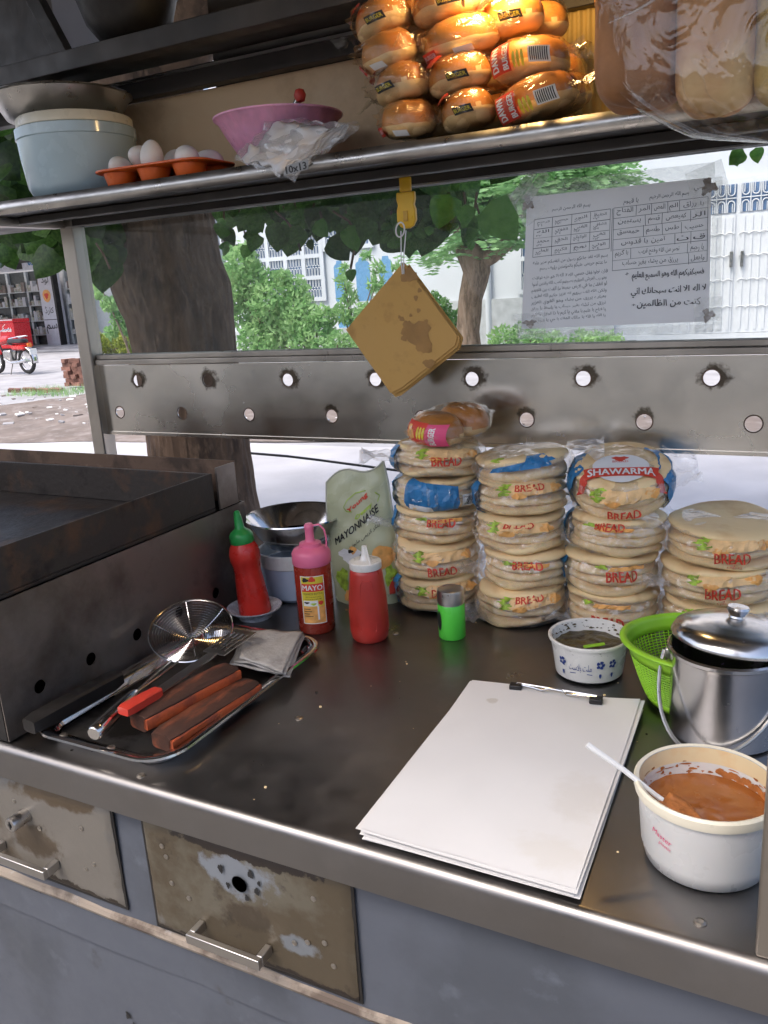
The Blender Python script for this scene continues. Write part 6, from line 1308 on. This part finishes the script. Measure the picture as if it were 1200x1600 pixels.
# motorcycle (faces left, tail towards the cart)
mc = thing('motorcycle', 'red motorcycle parked on its stand in front of the drinks cooler', 'motorcycle', (-17.05, 13.75, 0), math.radians(-6))
def wheel(x):
    e = bpy.data.objects.new('wheel', MB().tube([(.255 * math.cos(a), 0, .255 * math.sin(a)) for a in np.linspace(0, 2 * PI, 28, endpoint=False)], .045, 8, closed=True).mesh('tyre', TYRE)); COL.objects.link(e); e.parent = mc; e.location = (x, 0, .3)
    m = MB(); m.tube([(.215 * math.cos(a), 0, .215 * math.sin(a)) for a in np.linspace(0, 2 * PI, 28, endpoint=False)], .014, 6, closed=True)
    for k in range(12): a = k * PI / 6; m.tube([(0, 0, 0), (.21 * math.cos(a), 0, .21 * math.sin(a))], .004, 4)
    m.tube([(0, -.06, 0), (0, .06, 0)], .045, 10); m.build('rim', CHROME, e)
wheel(.58); wheel(-.62)
b = MB(); b.tube([(-.62, -.05, .3), (-.45, -.04, .75), (-.38, -.04, .95)], .022, 8); b.tube([(-.62, .05, .3), (-.45, .04, .75), (-.38, .04, .95)], .022, 8); b.build('fork', CHROME, mc)
b = MB(); b.tube([(-.42, 0, .82), (-.1, 0, .7), (.3, 0, .66), (.62, 0, .62)], .022, 8); b.tube([(-.42, 0, .75), (-.25, 0, .35), (.15, 0, .32), (.25, 0, .6)], .02, 8); b.tube([(.15, .05, .32), (.58, .06, .3)], .02, 8); b.build('frame', BLACK, mc)
b = MB(); b.lathe([(0, -.27), (.07, -.24), (.12, -.1), (.125, .05), (.09, .2), (0, .26)], 20); tk = b.build('tank', BIKER, mc); tk.rotation_euler = (0, PI / 2 - .1, 0); tk.location = (-.17, 0, .78); tk.scale = (.85, .95, 1)
b = MB(); b.rloft(.62, .24, .1, [(.03, 0), (.0, .03), (.01, .075), (.05, .095)], 5); s_ = b.build('seat', BLACK, mc); s_.location = (.34, 0, .71)
b = MB(); b.tube([(.2, -.13, .82), (.55, -.13, .86), (.68, 0, .87), (.55, .13, .86), (.2, .13, .82)], .013, 6); b.build('grab_rail', CHROME, mc)
b = MB(); b.rloft(.5, .2, .06, [(.03, 0), (0, .03), (0, .1), (.04, .13)], 4); s_ = b.build('side_cover', BIKER, mc); s_.location = (.42, 0, .55)
b = MB(); b.grid(lambda u, v: (.58 + .33 * math.cos(-.15 + 1.9 * u), (v - .5) * .13, .3 + .33 * math.sin(-.15 + 1.9 * u)), 14, 3); b.build('rear_mudguard', CHROME, mc, solid=.006)
b = MB(); b.grid(lambda u, v: (-.62 + .33 * math.cos(.5 + 2.0 * u), (v - .5) * .12, .3 + .33 * math.sin(.5 + 2.0 * u)), 14, 3); b.build('front_mudguard', BIKER, mc, solid=.006)
b = MB(); b.lathe([(0, -.03), (.05, -.025), (.06, .03), (0, .05)], 14); s_ = b.build('tail_light', mat('tail_lens', (.6, .15, .02), .2), mc); s_.rotation_euler = (0, PI / 2, 0); s_.location = (.76, 0, .66)
b = MB(); b.box(.86, .88, -.09, .09, .45, .58); b.build('number_plate', PWHT, mc, smooth=False)
b = MB(); b.rloft(.3, .2, .05, [(.02, 0), (0, .03), (0, .22), (.03, .25)], 4); s_ = b.build('engine', DULLST, mc); s_.location = (-.05, 0, .3)
b = MB(); b.tube([(-.1, -.13, .36), (.15, -.14, .27), (.45, -.15, .28), (.8, -.16, .34)], [.018, .022, .035, .038], 10); b.build('exhaust', CHROME, mc)
b = MB(); b.tube([(-.4, -.33, 1.02), (-.42, -.15, 1.0), (-.38, 0, .96), (-.42, .15, 1.0), (-.4, .33, 1.02)], .014, 8); b.build('handlebar', CHROME, mc)
b = MB(); b.lathe([(.03, -.07), (.09, -.03), (.1, .03), (0, .05)], 16); s_ = b.build('headlight', CHROME, mc); s_.rotation_euler = (0, -PI / 2, 0); s_.location = (-.5, 0, .88)
b = MB(); b.tube([(.1, -.05, .28), (.2, -.22, .01)], .012, 6); b.build('stand', DARKST, mc)
# stack of bricks
BK = MB(); BK.box(-.115, .115, -.055, .055, 0, .07); BKM = BK.mesh('brick', BRICK, smooth=False)
bs = thing('brick_pile', 'rough pile of broken red bricks beside the cart post', 'brick pile', (-12.3, 11.35, .03))
for k in range(7):
    for i in range(4 if k < 5 else 2):
        link('brick', BKM, bs, (-.3 + .2 * i + .05 * (k % 2) + .03 * rng.random(), .05 * rng.random() - .02, .0715 * k), (0, 0, (rng.random() - .5) * .5 + (PI / 2 if (i + k) % 3 == 0 else 0)))
for k in range(5): link('brick', BKM, bs, (-.75 + .25 * k, -.75 - .2 * rng.random(), .0), (.2 * rng.random(), .1, rng.random() * 3), .9)
# wire sagging across the street
cw = MB(); cw.tube([at(x, y, Y) for x, y, Y in ((300, 702, 4.6), (390, 708, 4.7), (450, 713, 4.8), (500, 719, 4.9), (560, 727, 5.0), (620, 735, 5.1), (760, 752, 5.3), (860, 768, 5.4), (1000, 786, 5.6), (1080, 788, 5.8), (1300, 800, 6))], .009, 6)
tag(cw.build('black_cable', BLACK), 'black cable sagging low over the road behind the cart', 'cable')
